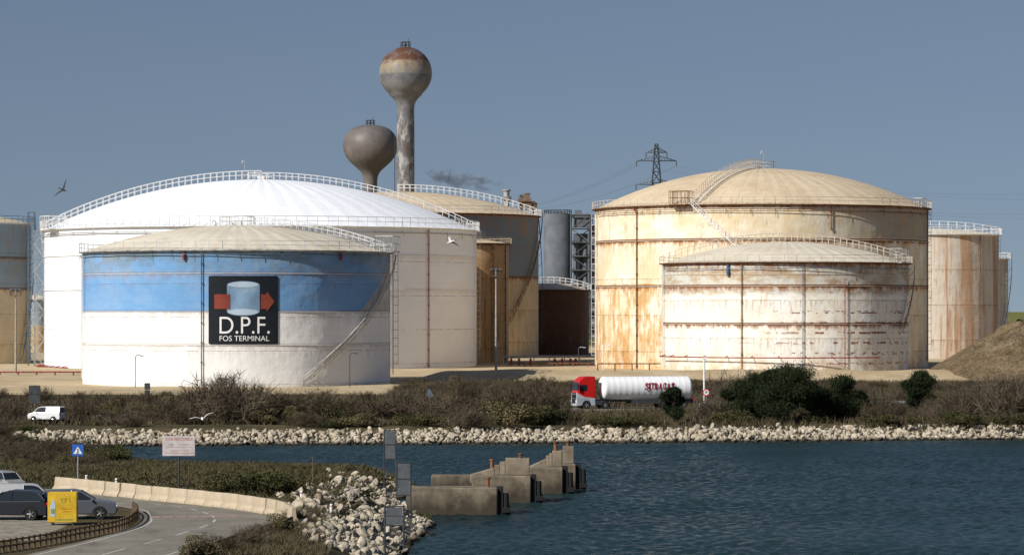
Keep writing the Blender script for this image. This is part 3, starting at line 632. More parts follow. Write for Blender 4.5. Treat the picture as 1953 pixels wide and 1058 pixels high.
def smoke(px,py,d,sc,rot,sd,dens):
    mv=bpy.data.materials.new('grey_smoke'); mv.use_nodes=True; nt=mv.node_tree; nt.nodes.clear(); N=nt.nodes.new; L=nt.links.new
    on=N('ShaderNodeOutputMaterial'); ab=N('ShaderNodeVolumeAbsorption'); ab.inputs['Color'].default_value=(.30,.30,.34,1); sc_=N('ShaderNodeVolumeScatter'); sc_.inputs['Color'].default_value=(.3,.31,.35,1); ad=N('ShaderNodeAddShader')
    tc=N('ShaderNodeTexCoord'); mp=N('ShaderNodeMapping'); mp.inputs['Scale'].default_value=(2.2,1.,1.2); mp.inputs['Location'].default_value=(sd,0,0); nz=N('ShaderNodeTexNoise'); nz.inputs['Scale'].default_value=1.7; nz.inputs['Detail'].default_value=5; nz.inputs['Distortion'].default_value=.8
    L(tc.outputs['Object'],mp.inputs[0]); L(mp.outputs[0],nz.inputs['Vector'])
    ln=N('ShaderNodeVectorMath'); ln.operation='LENGTH'; L(tc.outputs['Object'],ln.inputs[0])
    m2=N('ShaderNodeMapRange'); m2.inputs['From Max'].default_value=1.; m2.inputs['To Min'].default_value=.33; m2.inputs['To Max'].default_value=.62; L(ln.outputs['Value'],m2.inputs[0])
    m1=N('ShaderNodeMath'); m1.operation='SUBTRACT'; L(nz.outputs[0],m1.inputs[0]); L(m2.outputs[0],m1.inputs[1])
    m3=N('ShaderNodeMapRange'); m3.inputs['From Max'].default_value=.18; m3.inputs['To Max'].default_value=dens; L(m1.outputs[0],m3.inputs[0])
    L(m3.outputs[0],ab.inputs['Density']); L(m3.outputs[0],sc_.inputs['Density']); L(ab.outputs[0],ad.inputs[0]); L(sc_.outputs[0],ad.inputs[1]); L(ad.outputs[0],on.inputs['Volume'])
    mb=MB(); mb.rev([(math.sqrt(max(0.0001,1-z*z)),z) for z in np.linspace(-1,1,12)],20)
    o=mb.obj('smoke',mv,None,(X(px,d),d,Z(py,d))); o.scale=sc; o.rotation_euler=(0,rot,0); o['kind']='stuff'; tag(o,'thin dark smoke drifting from the industrial plant','smoke')
smoke(880,344,1900,(28,9,8),.14,0,.15); smoke(843,337,1900,(11,7,6),.0,4,.16)
# ------------------------------------------------------------ hill
n=110; nr_=60; r_=np.linspace(0,1,nr_); th=np.linspace(0,2*math.pi,n,endpoint=False); V=[]
for r in r_:
    x=r*19.5*np.cos(th);y=r*25*np.sin(th)
    hh=10.9*(1-r)**.9*(1+.08*np.sin(3*th+1)*(r>.05))+(.55*vnoise(x,y,2.2,4)+.4*vnoise(x,y,.9,6)+.25*vnoise(x,y,.45,8))*(r>0)*(1-r)**.5
    V.append(np.stack([x,y,np.minimum(hh,10.6+.15*np.sin(th*5))-.3],-1))
V=np.concatenate(V); ix=np.arange(len(V)).reshape(nr_,n); nx2=np.roll(ix,-1,1)
Fc=np.stack([ix[:-1],ix[1:],nx2[1:],nx2[:-1]],-1).reshape(-1,4)
hm=M('earth_mound',.95,0,.1); p=hm.pos(); n1=hm.noise(p,.35,7,.7); n2=hm.noise(p,2,6,.7)
c=hm.mix(hm.ramp(n1,.4,.62),(.20,.14,.08),(.31,.235,.145)); c=hm.mix(hm.ramp(n2,.5,.62,0,.9),c,(.09,.062,.036)); c=hm.mix(hm.ramp(hm.noise(p,.25,5,.7),.52,.62,0,.6),c,(.075,.065,.035)); hm.bump(n2,1.,.8)
o=mkobj('hill',np_mesh('hill',V,Fc,hm.out(c),smooth=True),None,(X(1950,562),562,1.5)); o['kind']='structure'
def quads(P,size):
    n=len(P); a=rng.normal(size=(n,3)); a/=np.linalg.norm(a,axis=1)[:,None]; b=rng.normal(size=(n,3)); b=np.cross(a,b); b/=np.linalg.norm(b,axis=1)[:,None]
    s=(size*rng.uniform(.6,1.4,size=n))[:,None]
    V=np.stack([P-a*s-b*s*.5,P+a*s-b*s*.5,P+a*s*.6+b*s*.6,P-a*s*.6+b*s*.6],1).reshape(-1,3)
    return V,np.arange(4*n).reshape(n,4)
def leafmat(name,c1,c2,c3):
    m=M(name,.8,0,.12); p=m.pos(); c=m.mix(m.ramp(m.noise(p,.3,5,.65),.4,.6),c1,c2); c=m.mix(m.ramp(m.noise(p,5,3,.6),.5,.7),c,c3); return m.out(c)
pine=leafmat('pine_needles',(.014,.022,.010),(.030,.040,.016),(.020,.030,.011))
olive=leafmat('olive_leaves',(.048,.050,.019),(.098,.090,.038),(.036,.040,.016))
dry=leafmat('dry_grass_blades',(.17,.138,.07),(.10,.09,.04),(.06,.06,.026))
twig=leafmat('bare_twigs',(.085,.067,.045),(.15,.12,.078),(.055,.044,.032))
twig2=leafmat('brown_bare_twigs',(.066,.050,.033),(.108,.083,.053),(.042,.034,.023))
bark=simple('bark',(.09,.065,.045),.9,0,.4)
pts=rng.uniform(size=(26000,3)); bx_=-500+pts[:,0]*1300; by_=1500+pts[:,1]*40; bz=1.5+ (pts[:,2]**1.3)*(6+3*np.sin(bx_*.05)+2*np.sin(bx_*.21))
V,Fq=quads(np.stack([bx_,by_,bz],-1),np.full(len(bx_),1.0)); o=mkobj('far_tree_line',np_mesh('far_tree_line',V,Fq,pine)); o['kind']='stuff'; tag(o,'distant dark line of trees on the plain','trees')
# ------------------------------------------------------------ vegetation
def sliver(P,Q,w):
    n=len(P); d=Q-P; s=np.cross(d,rng.normal(size=(n,3))); s/=np.linalg.norm(s,axis=1)[:,None]+1e-9
    w=np.broadcast_to(np.asarray(w,float),(n,))[:,None]
    V=np.stack([P-s*w,P+s*w,Q],1).reshape(-1,3); return V,np.arange(3*n).reshape(n,3)
def twig_mesh(name,mat,stems=80,tw=45):
    Ps=[];Qs=[];Ws=[]
    for i in range(stems):
        a=rng.uniform(0,2*math.pi); el=rng.uniform(.25,1.45); L=rng.uniform(.55,1.)
        b=np.array([rng.normal()*.25,rng.normal()*.25,0]); d=np.array([math.cos(a)*math.cos(el),math.sin(a)*math.cos(el),math.sin(el)])*L
        d[0]*=.85;d[1]*=.85
        e_=b+d; Ps.append(b);Qs.append(e_);Ws.append(.012)
        t=rng.uniform(.2,1.,size=tw)[:,None]; base=b+d*t
        dd=rng.normal(size=(tw,3))*.15+d*.12+np.array([0,0,.05]); Ps+=list(base);Qs+=list(base+dd);Ws+=list(rng.uniform(.004,.009,size=tw))
    P=np.array(Ps);Q=np.array(Qs);P[:,2]=np.maximum(P[:,2],0);Q[:,2]=np.clip(Q[:,2],0,1.05)
    V,Fa=sliver(P,Q,Ws); return np_mesh(name,V,Fa,mat)
def leaf_mesh(name,mat,n=5200,lumps=14,size=.03):
    C=rng.normal(size=(lumps,3))*[.42,.42,.25]; C[:,2]=np.abs(C[:,2])+.28; Rr=rng.uniform(.2,.42,size=lumps)
    k=rng.integers(0,lumps,size=n); v=rng.normal(size=(n,3)); v/=np.linalg.norm(v,axis=1)[:,None]
    P=C[k]+v*(Rr[k]*rng.uniform(.4,1.12,size=n)**.6)[:,None]*[1,1,.85]; P[:,2]=np.clip(P[:,2],0.0,1.1)
    V,Fa=quads(P,np.full(n,size)); return np_mesh(name,V,Fa,mat)
TWG=[twig_mesh('bare_shrub_branches',twig,60,38) for _ in range(3)]+[twig_mesh('bare_shrub_branches',twig2,70,40) for _ in range(2)]
LFG=[leaf_mesh('shrub_leaves',olive) for _ in range(4)]
DRG=[leaf_mesh('dry_shrub_leaves',dry,4200,10,.03) for _ in range(2)]
def shrub(kind,x,y,w,h,z=None):
    me=random.choice({'t':TWG,'l':LFG,'d':DRG}[kind])
    z=float(HT(x,y)) if z is None else z
    o=mkobj({'t':'bare_shrub','l':'green_shrub','d':'dry_shrub'}[kind],me,None,(x,y,z-.05),random.uniform(0,6.28)); o.scale=(w/1.7,w/1.7,h)
    tag(o,{'t':'leafless brown twiggy shrub on scrubby ground','l':'olive green leafy shrub on scrubby ground','d':'straw coloured dry shrub on scrubby ground'}[kind],'shrub','shrubs along the shore')
def S(kind,px,yb,yt,wpx,z=1.55):
    d=D(yb,z); shrub(kind,X(px,d),d,wpx*d/F,(yb-yt)*d/F,z=z-.1)
big=[('t',435,806,703,190),('t',400,800,710,130),('t',470,802,714,120),('t',420,802,703,120),('t',345,797,738,110),('t',545,800,735,130),('t',610,800,735,130),('t',660,795,748,90),('t',715,802,744,130),('t',760,802,740,110),('t',800,803,740,130),('t',850,806,746,110),('t',888,800,708,80),('t',935,805,742,120),('t',1000,806,712,130),('t',1030,803,714,110),('t',1060,806,735,70),('l',1020,808,762,110),('d',985,812,768,110),('l',930,808,780,80),('l',800,810,780,80),('d',560,806,775,60),('d',500,808,780,80),('d',1140,808,786,60),('l',1185,810,788,90),('d',1235,808,788,60),('t',1355,802,750,90),('t',1400,790,700,110),('t',1450,790,705,100),('l',1390,806,775,90),('t',1560,800,720,90),('t',1680,800,735,80),('l',1690,806,784,90),('t',1820,800,735,100),('t',1870,800,712,130),('t',1925,804,705,140),('t',1945,800,710,120),('l',1845,806,778,80),('l',1930,808,780,80),('t',290,795,742,90),('t',215,790,748,90),('t',160,800,757,90),('t',30,800,755,100),('t',100,790,760,80),('d',700,812,788,60),('l',640,812,792,70),('t',590,812,780,100),('d',680,812,788,80),('t',890,812,770,110),('t',360,808,775,90),('t',250,812,778,90)]
for b in big: S(*b)
for i in range(150):
    px=random.uniform(-60,2010); dd=random.uniform(400,450) if i<70 else random.uniform(348,372)
    if dd>395 and 1060<px<1340 and dd<440: continue
    if dd<400 and 1060<px<1330: h=random.uniform(.5,.9)
    else: h=random.uniform(1.2,2.7)
    if dd<372 and px<130 : h=.8
    k=random.choice('ttttld' if dd<400 else 'ttttt'); x=X(px,dd)
    if 430<dd and px<770: h=min(h,1.1)
    shrub(k,x,dd,h*random.uniform(1.5,2.6),h)
for i in range(110): # low brush in front of the sandy berm
    px=random.uniform(770,1990); dd=random.uniform(455,532); h=random.uniform(.8,1.3) if dd>495 else random.uniform(1.3,2.0)
    shrub(random.choice('tttttd'),X(px,dd),dd,h*random.uniform(2,3.4),h)
for i in range(120):
    dd=random.uniform(205,345); px=random.uniform(-40,260) if dd>262 else random.uniform(-40,640)
    x=X(px,dd)
    if sdist(np.array([x]),np.array([dd]))[0]<3: continue
    if dd<np.interp(x,[-60,-40,-30,-24,-19,-14,-11.5,-10],[210,204,200,197,193,188,182,150]): continue
    h=random.uniform(.7,1.6) if px<220 and dd>240 else random.uniform(.25,.6); shrub(random.choice('tttl') if px<300 else random.choice('llttdt'),x,dd,h*2.6,h)
for k,px,yb,yt,wp in(('l',500,948,896,130),('l',450,945,908,90),('l',560,945,908,90),('l',790,915,892,60),('t',720,908,888,90),('t',640,912,890,80),('t',600,985,960,80),('t',560,1000,970,80),('d',540,1025,990,70),('t',480,1050,1005,90),('t',420,1062,1020,90),('d',380,1075,1030,90),('t',600,960,940,70),('t',500,1030,1000,80)):
    d=D(yb,2.8); shrub(k,X(px,d),d,wp*d/F,(yb-yt)*d/F)
def grass(name,n,region,hmin,hmax,wd,mat,lab,lean=.16):
    P=region(n); Q=P+np.stack([rng.normal(size=len(P))*lean,rng.normal(size=len(P))*lean,rng.uniform(hmin,hmax,size=len(P))],-1)
    V,Fa=sliver(P,Q,wd); o=mkobj(name,np_mesh(name,V,Fa,mat)); o['kind']='stuff'; tag(o,lab,'grass')
def reg_near(th,sd):
    def f(n):
        y=rng.uniform(175,335,size=n); x=rng.uniform(-62,-2,size=n); s=sdist(x,y)
        ok=(s>np.where(y<235,4.2,1.4))&((vnoise(x,y,3,sd)+rng.normal(size=n)*.45)>th)
        lim=np.interp(x,[-60,-40,-30,-24,-19,-14,-11.5,-10],[206,200,196,193,189,184,178,150]); ok&=(y>lim)
        x,y=x[ok],y[ok]; return np.stack([x,y,HT(x,y)-.03],-1)
    return f
grass('dry_grass',150000,reg_near(.05,9),.12,.42,.035,dry,'dry straw and olive grass on the bank',.28)
grass('low_scrub',210000,reg_near(-.3,4),.1,.42,.055,olive,'low dark green scrub covering the bank',.3)
grass('brown_scrub',120000,reg_near(.0,6),.15,.5,.045,twig2,'brown heathy scrub covering the bank',.3)
def reg_side(n):
    y=rng.uniform(140,195,size=n); x=rng.uniform(-16,-4,size=n); s=sdist(x,y); e=np.interp(y,[140,150,167,170,178],[-13.5,-13.5,-11.2,-10.8,-12.0]); ok=(s>5.6)&(x>e)&((vnoise(x,y,1.5,5)+rng.normal(size=n)*.4)>-.4)
    x,y=x[ok],y[ok]; return np.stack([x,y,HT(x,y)-.03],-1)
grass('verge_grass',50000,reg_side,.12,.4,.022,dry,'dry grass verge between road and rocks',.2)
grass('verge_scrub',50000,reg_side,.12,.45,.03,twig2,'brown low scrub between road and rocks',.2)
def reg_far(n):
    y=rng.uniform(341,535,size=n); x=(rng.uniform(-60,2010,size=n)-CX)*y/F; c_=np.interp(x,[a for a,b in cen],[b for a,b in cen]); ok=(np.abs(y-c_)>4.5)&((vnoise(x,y,5,3)+rng.normal(size=n)*.5)>-.1); ok&=~((np.abs(y-(362+(x+10)*.06))<2.5)&(x>X(540,360))&(x<X(1100,360)))
    ok&=(y<445)|(x>-18)
    x,y=x[ok],y[ok]; return np.stack([x,y,HT(x,y)-.03],-1)
grass('shore_scrub',230000,reg_far,.3,1.,.07,twig2,'brown scrub vegetation behind the rocky shore',.3)
grass('shore_grass',90000,reg_far,.2,.7,.07,olive,'olive low vegetation behind the rocky shore',.3)
grass('shore_straw',70000,reg_far,.2,.7,.06,dry,'straw coloured grass behind the rocky shore',.3)
def pine_tree(px,yb,yt,wpx,lab,z=1.5,nl=16):
    d=D(yb,z); x=X(px,d); w=wpx*d/F; h=(yb-yt)*d/F
    e=thing('pine_tree',lab,'tree',(x,d,z),0,'dark pines by the shore')
    lumps=[]
    for i in range(nl):
        t=rng.uniform(0,1); a=rng.uniform(0,2*math.pi); zz_=h*(.18+.72*t); rr=w/2*(.75*math.sqrt(max(0.05,1-((t-.25)/.8)**2)))*rng.uniform(.3,1)
        lumps.append((rr*math.cos(a),rr*math.sin(a)*.8,zz_,w*rng.uniform(.09,.18)))
    lumps.append((0,0,h*.85,w*.15))
    mb=MB(); k=Vector((0,0,0)); top=Vector((w*.03,0,h*.7)); mid=Vector((w*.02,0,h*.35)); mb.tube(k-Vector((0,0,.2)),mid,h*.035,8,0,h*.025); mb.tube(mid,top,h*.025,8,0,h*.012)
    for l in lumps: mb.tube(mid.lerp(top,rng.uniform(0,1)),l[:3],h*.012,5,0,h*.004)
    mb.obj('trunk',bark,e)
    Ps=[];n=1400
    for lx,ly,lz,lr in lumps:
        v=rng.normal(size=(n,3)); v/=np.linalg.norm(v,axis=1)[:,None]; P=v*(lr*(rng.uniform(.15,1.0,size=n)**.5)*(1+.3*rng.normal(size=n)))[:,None]*[1,1,.75]+[lx,ly,lz]; Ps.append(P)
    P=np.concatenate(Ps); Q=P+rng.normal(size=P.shape)*.16+[0,0,.1]; V,Fa=sliver(P,Q,.045); mkobj('crown',np_mesh('crown',V,Fa,pine),e)
for a in((1500,806,695,150,26),(1440,804,710,120,20),(1475,805,705,110,16),(1548,803,728,80,13),(1610,803,720,110,20),(1640,802,745,50,8),(1752,790,708,90,18),(1282,806,736,66,13),(1395,800,738,55,9)):
    pine_tree(*a[:4],'dark green bushy pine on the shore',nl=a[4])
# ------------------------------------------------------------ rocks
rk=M('pale_limestone',.9,0,.2); p=rk.pos()
c=rk.mix(rk.ramp(rk.noise(p,.9,6,.65),.38,.62),(.35,.295,.21),(.58,.51,.40)); c=rk.mix(rk.ramp(rk.noise(p,3.5,5,.7),.52,.66,0,.75),c,(.18,.14,.10))
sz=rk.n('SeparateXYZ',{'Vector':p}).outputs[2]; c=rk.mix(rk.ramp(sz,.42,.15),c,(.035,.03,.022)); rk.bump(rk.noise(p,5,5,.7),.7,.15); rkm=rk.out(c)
def rock_me():
    bm=bmesh.new(); bmesh.ops.create_icosphere(bm,subdivisions=2,radius=.62)
    pl=[(Vector(rng.normal(size=3)).normalized(),random.uniform(.2,.4)) for _ in range(11)]
    for _ in range(2):
        for v in bm.verts:
            for nrm,dd in pl:
                k=v.co.dot(nrm)-dd
                if k>0: v.co-=nrm*k
    for v in bm.verts: v.co*=random.uniform(.97,1.03)
    me=bpy.data.meshes.new('boulder'); bm.to_mesh(me); bm.free(); me.materials.append(rkm); return me
RK=[rock_me() for _ in range(12)]
RV=[np.array([v.co[:] for v in m.vertices]) for m in RK]; RF=[np.array([p.vertices[:] for p in m.polygons]) for m in RK]
def rotm():
    q=rng.normal(size=4); q/=np.linalg.norm(q); w_,x,y,z=q
    return np.array([[1-2*(y*y+z*z),2*(x*y-z*w_),2*(x*z+y*w_)],[2*(x*y+z*w_),1-2*(x*x+z*z),2*(y*z-x*w_)],[2*(x*z-y*w_),2*(y*z+x*w_),1-2*(x*x+y*y)]])
def rockstuff(name,pts,sizes,lab):
    Vs=[];Fs=[];o=0
    for (x,y,z),s in zip(pts,sizes):
        k=rng.integers(0,12); R_=rotm(); sc=rng.uniform(.6,1.35,size=3); v=(RV[k]*sc*s)@R_.T+[x,y,z]; Vs.append(v); Fs.append(RF[k]+o); o+=len(v)
    ob=mkobj(name,np_mesh(name,np.concatenate(Vs),np.concatenate(Fs),rkm)); ob['kind']='stuff'; tag(ob,lab,'rocks')
nrk=7500
y=rng.uniform(-1.5,10,size=nrk); x=rng.uniform(-58,75,size=nrk); yy=np.interp(x,SH[:,0],SH[:,1])+y
hz=np.where(y>0,.05+1.0*np.clip(y/8,0,1)+rng.normal(size=nrk)*.08,y*.15)
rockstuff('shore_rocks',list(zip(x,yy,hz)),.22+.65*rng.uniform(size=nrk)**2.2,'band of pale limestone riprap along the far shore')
N_=7000
cx_=rng.uniform(-17,3,size=N_); cy_=rng.uniform(150,262,size=N_); ss=sdist(cx_,cy_); hh=HT(cx_,cy_)
lim=np.where(cy_>240,1.6,np.interp(cy_,[150,185,205,212,225,240],[6.2,7.4,7.2,4.0,5.4,3.6]))+1.2*vnoise(cx_,cy_,1.5)
ok=(ss>-1.2)&(ss<lim)&~((cy_>207)&(cy_<214)&(ss<2.5)&(cx_>-8)); cx_,cy_,hh,ss=cx_[ok],cy_[ok],hh[ok],ss[ok]
sz_=.18+.62*rng.uniform(size=len(cx_))**2.2
key=sz_/cy_; order=np.argsort(-key*(cy_>172)); nb=0
restp=[];rests=[]
for i in order:
    s_=float(sz_[i])
    if nb<300:
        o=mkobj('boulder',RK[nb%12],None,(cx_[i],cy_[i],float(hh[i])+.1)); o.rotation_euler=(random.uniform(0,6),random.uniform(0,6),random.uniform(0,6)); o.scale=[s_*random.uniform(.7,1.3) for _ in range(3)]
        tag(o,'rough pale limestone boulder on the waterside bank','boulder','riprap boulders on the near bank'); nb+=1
    else: restp.append((cx_[i],cy_[i],float(hh[i])+.06)); rests.append(s_)
rockstuff('rubble',restp,rests,'loose pale rubble between the boulders')
# ------------------------------------------------------------ concrete mooring blocks
def dolphin(px0,px1,yw,ytop,up,posts,depth=3.2,ramp=None,label='stepped concrete mooring block with black fender'):
    d=D(yw,0); x0=X(px0,d);x1=X(px1,d); L=x1-x0; zt=Z(ytop,d)
    e=thing('mooring_block',label,'mooring block',(x0,d,0),0,'row of concrete mooring blocks')
    mb=MB(); mb.box((L/2,depth/2,(zt-1.2)/2),(L,depth,zt+1.2)); mb.obj('concrete_base',conc,e,bevel=.06)
    mb=MB(); y=depth*.5
    if ramp:
        (a,ta),(b,tb)=ramp; xa,xb=X(a,d)-x0,X(b,d)-x0; mb.prism([(xa,zt-.6),(xb,zt-.6),(xb,Z(tb,d)),(xa,Z(ta,d))],depth*.5,0,None,y+.4)
    for a,b,t in up:
        xa,xb=X(a,d)-x0,X(b,d)-x0; z=Z(t,d); mb.box(((xa+xb)/2,y+.4,zt+(z-zt)/2+.002),(xb-xa-.004,depth*.5,z-zt))
    if up or ramp: mb.obj('stepped_wall',concw,e,bevel=.05)
    mb=MB(); mb.box((L+.22,depth*.5,(zt-1)/2+.2),(.4,depth*.8,zt+.6)); mb.tube((L+.6,.5,-.6),(L+.6,.5,zt*.8),.22,8); mb.tube((L+.6,depth-.6,-.6),(L+.6,depth-.6,zt*.7),.22,8); mb.box((L+.65,depth/2,.3),(.5,depth*.9,.35)); mb.obj('fender',rubber,e,bevel=.03)
    for a,yt_ in posts:
        mb=MB(); xa=X(a,d)-x0; zz_=Z(yt_,d); zb=zt
        for q0,q1,t in up:
            if q0<=a<=q1: zb=Z(t,d)
        mb.rev([(.13,zb),(.13,zz_-.12),(.2,zz_-.1),(.2,zz_)],10,0,(xa,y+.35,0)); mb.obj('bollard',rustm,e,smooth=True)
for cm in(conc,concw):
    nt=cm.node_tree; b=nt.nodes['Principled BSDF']; src=b.inputs['Base Color'].links[0].from_socket
    ge=nt.nodes.new('ShaderNodeNewGeometry'); sp=nt.nodes.new('ShaderNodeSeparateXYZ'); nt.links.new(ge.outputs['Position'],sp.inputs[0])
    nz=nt.nodes.new('ShaderNodeTexNoise'); nz.inputs['Scale'].default_value=1.6; nz.inputs['Detail'].default_value=5; mp=nt.nodes.new('ShaderNodeMapping'); mp.inputs['Scale'].default_value=(1,1,.15); nt.links.new(ge.outputs['Position'],mp.inputs[0]); nt.links.new(mp.outputs[0],nz.inputs['Vector'])
    ma=nt.nodes.new('ShaderNodeMath'); ma.operation='MULTIPLY_ADD'; nt.links.new(nz.outputs[0],ma.inputs[0]); ma.inputs[1].default_value=-1.6; nt.links.new(sp.outputs[2],ma.inputs[2])
    mr=nt.nodes.new('ShaderNodeMapRange'); nt.links.new(ma.outputs[0],mr.inputs[0]); mr.inputs['From Min'].default_value=.8; mr.inputs['From Max'].default_value=-.4; mr.inputs['To Max'].default_value=.9
    mx=nt.nodes.new('ShaderNodeMix'); mx.data_type='RGBA'; nt.links.new(mr.outputs[0],mx.inputs[0]); nt.links.new(src,mx.inputs[6]); mx.inputs[7].default_value=(.045,.037,.026,1); nt.links.new(mx.outputs[2],b.inputs['Base Color'])
dolphin(775,948,981,930,[],[(930,912)],2.8)
dolphin(900,1012,958,907,[(943,953,888),(953,964,882),(964,1010,875)],[(938,877),(993,866)],2.8,((896,907),(943,893)),'stepped concrete mooring block with sloping end and fender')
dolphin(990,1073,941,891,[(1042,1048,870),(1048,1054,866),(1054,1072,861)],[(1060,843)],2.8,((1010,891),(1042,876)),'stepped concrete mooring block with sloping end and fender')
dolphin(1045,1098,933,885,[(1058,1066,866),(1066,1074,860),(1074,1095,852)],[(1084,842)],2.8,((1040,884),(1058,870)),'stepped concrete mooring block with sloping end and fender')
# low slab linking the shore to the blocks
d=D(940,0)+2; mb=MB(); mb.box((0,0,.2),(4.6,2.2,2.2)); mb.obj('mooring_block',conc,None,(X(880,d),d,.0),bevel=.06,meta=('low plain concrete slab between bank and mooring blocks','mooring block','row of concrete mooring blocks'))
# ------------------------------------------------------------ barriers, fences
def walk(pts,step):
    out=[];P=[Vector((*p,0)) for p in pts]
    Ls=[(b-a).length for a,b in zip(P[:-1],P[1:])]; tot=sum(Ls); n=int(tot/step)
    for k in range(n+1):
        s=k*step; i=0
        while i<len(Ls)-1 and s>Ls[i]: s-=Ls[i]; i+=1
        out.append(P[i].lerp(P[i+1],min(1,s/Ls[i])))
    return out
bl=spl([G(95,936,3),G(150,941,3),G(200,946,3),G(300,957,3),G(400,967,3),G(470,976,3),G(525,987,3),G(548,1001,3)],10); bl=[(a+.35,b+.35) for a,b in bl]
seg=walk(bl,2.02); jp=[(-.3,0),(.3,0),(.3,.12),(.15,.32),(.1,.82),(-.1,.82),(-.15,.32),(-.3,.12)]
mb=MB(); vs=[(-.98,a,b) for a,b in jp]+[(.98,a,b) for a,b in jp]; mb.add(vs,[tuple(range(8)),tuple(range(15,7,-1))]+[(i,(i+1)%8,8+(i+1)%8,8+i) for i in range(8)])
jb=mb.obj('traffic_barrier',simple('barrier_concrete',(.47,.39,.28),.9,0,.25,.8,.2,(.25,.19,.12)),bevel=.02); tag(jb,'pale concrete traffic barrier segment along the road bend','traffic barrier','concrete barriers along the road')
first=True
for a,b in zip(seg[:-1],seg[1:]):
    o=jb if first else jb.copy()
    if not first: col.objects.link(o)
    first=False; c_=(a+b)/2; o.location=(c_.x,c_.y,3.035+random.uniform(-.03,0)); o.rotation_euler=(random.uniform(-.03,.03),0,math.atan2(b.y-a.y,b.x-a.x)+random.uniform(-.05,.05))
def fence(pts,step,h,label,name='wooden_fence',z=3.0,mat=wood,rails=(.85,.45),pr=.065):
    ps=walk(pts,step); e=thing(name,label,'fence',(ps[0].x,ps[0].y,z)); o0=ps[0]
    mb=MB(); mb.tube((0,0,-.2),(0,0,h),pr,7); me=None
    for i,p in enumerate(ps):
        if me is None: o=mb.obj('post',mat,e,(0,0,0)); me=o.data
        else: o=mkobj('post',me,e,(p.x-o0.x,p.y-o0.y,0)); o.rotation_euler=(random.uniform(-.05,.05),random.uniform(-.05,.05),0)
    for r in rails:
        mb=MB(); mb.path([(p.x-o0.x,p.y-o0.y,h*r) for p in ps],pr*.7,6); mb.obj('rail',mat,e)
fence(spl([G(-60,1062,3),G(60,1044,3),G(150,1027,3),G(225,1012,3),G(255,998,3),G(262,985,3),G(252,976,3)],8),.62,.6,'low weathered wooden post fence beside the parking area')
fence(spl([G(556,1003,3),G(520,1016,3),G(430,1045,3),G(360,1070,3)],8),.8,.5,'low dark wooden rail fence along the road edge',mat=simple('dark_wood',(.06,.04,.03),.9),pr=.08)
def gr(px0,px1,off=-3.9):
    ps=[Vector((a,b+off,0)) for a,b in cen if X(px0,b)<=a<=X(px1,b)]
    if len(ps)<2: return
    ps=walk([(p.x,p.y) for p in ps],4.0); e=thing('guard_rail','galvanised steel guard rail beside the coast road','guard rail',(ps[0].x,ps[0].y,1.7),0,'guard rails')
    o0=ps[0]; mb=MB(); n=len(ps)
    for z0,z1,yo in((.45,.55,0),(.55,.62,-.06),(.62,.72,0),(.72,.8,-.06)): mb.add([(p.x-o0.x,p.y-o0.y+yo,z0) for p in ps]+[(p.x-o0.x,p.y-o0.y-yo-.06,z1) for p in ps],[(i,i+1,n+i+1,n+i) for i in range(n-1)])
    mb.obj('beam',steel,e,fix=False)
    for i,p in enumerate(ps):
        if i<90:
            mb=MB(); mb.box((p.x-o0.x,p.y-o0.y+.12,.35),(.14,.12,.8)); mb.obj('post',steel,e)
gr(560,1110); gr(1290,1900)
# ------------------------------------------------------------ signs
def post(px,yb,yt,z,lab,name='marker_post',mat=white,r=.09):
    d=D(yb,z); h=(yb-yt)*d/F; mb=MB(); mb.rev([(r,0),(r,h*.92),(r*.5,h)],10); mb.rev([(r*1.06,h*.7),(r*1.06,h*.8)],10,1)
    mb.obj(name,[mat,redm],None,(X(px,d),d,z),meta=(lab,'marker post','white roadside marker posts'))
for a in((165,919,905),(222,926,911),(575,951,935),(632,976,960)): post(*a,3,'small white roadside marker post on the verge')
d=192; mb=MB(); mb.tube((0,0,0),(0,0,2.),.04,6); mb.obj('stake',wood,None,(X(597,d),d,3),meta=('thin wooden stake in the grass','stake'))
d=199; e=thing('road_sign','blue square pedestrian crossing sign on grey pole','road sign',(X(148.5,d),d,3)); mb=MB(); h=Z(858,d)-3; mb.tube((0,.05,0),(0,.05,h+.3),.045,8); mb.obj('pole',steel,e)
w_=22*d/F; mb=MB(); mb.box((0,0,h),(w_,.04,w_)); sp_=mb.obj('sign_panel',simple('sign_blue',(.03,.12,.45),.4,0,.08),e,bevel=.015)
mb=MB(); q=w_*.38; mb.add([(-q,-.026,h-q*.8),(q,-.026,h-q*.8),(0,-.026,h+q*.85)],[(0,1,2)]); mb.obj('white_triangle',white,sp_,fix=False)
mb=MB(); mb.rev([(.001,-.033),(.045,-.033)],10,0,(0,0,h+.06),'y'); mb.tube((0,-.034,h+.02),(-.01,-.034,h-.1),.022,4); mb.tube((-.01,-.034,h-.1),(-.09,-.034,h-.22),.017,4); mb.tube((-.01,-.034,h-.1),(.07,-.034,h-.22),.017,4); mb.tube((0,-.034,h),(.09,-.034,h-.07),.014,4); mb.obj('walking_figure_symbol',blackm,sp_)
d=193; e=thing('information_board','white information board with red heading on pole','sign',(X(341,d),d,3)); hc=Z(850,d)-3; mb=MB(); mb.tube((0,.08,0),(0,.08,hc+.6),.06,8); mb.tube((-.7,.05,hc-.35),(.7,.05,hc-.35),.03);  mb.tube((-.7,.05,hc+.35),(.7,.05,hc+.35),.03); mb.obj('pole',steeld,e)
mb=MB(); W_=62*d/F;H2=38*d/F; mb.box((0,0,hc),(W_,.05,H2)); bp=mb.obj('board',simple('faded_white_board',(.56,.50,.48),.6,0,.15,2,.3,(.42,.34,.31)),e,bevel=.02)
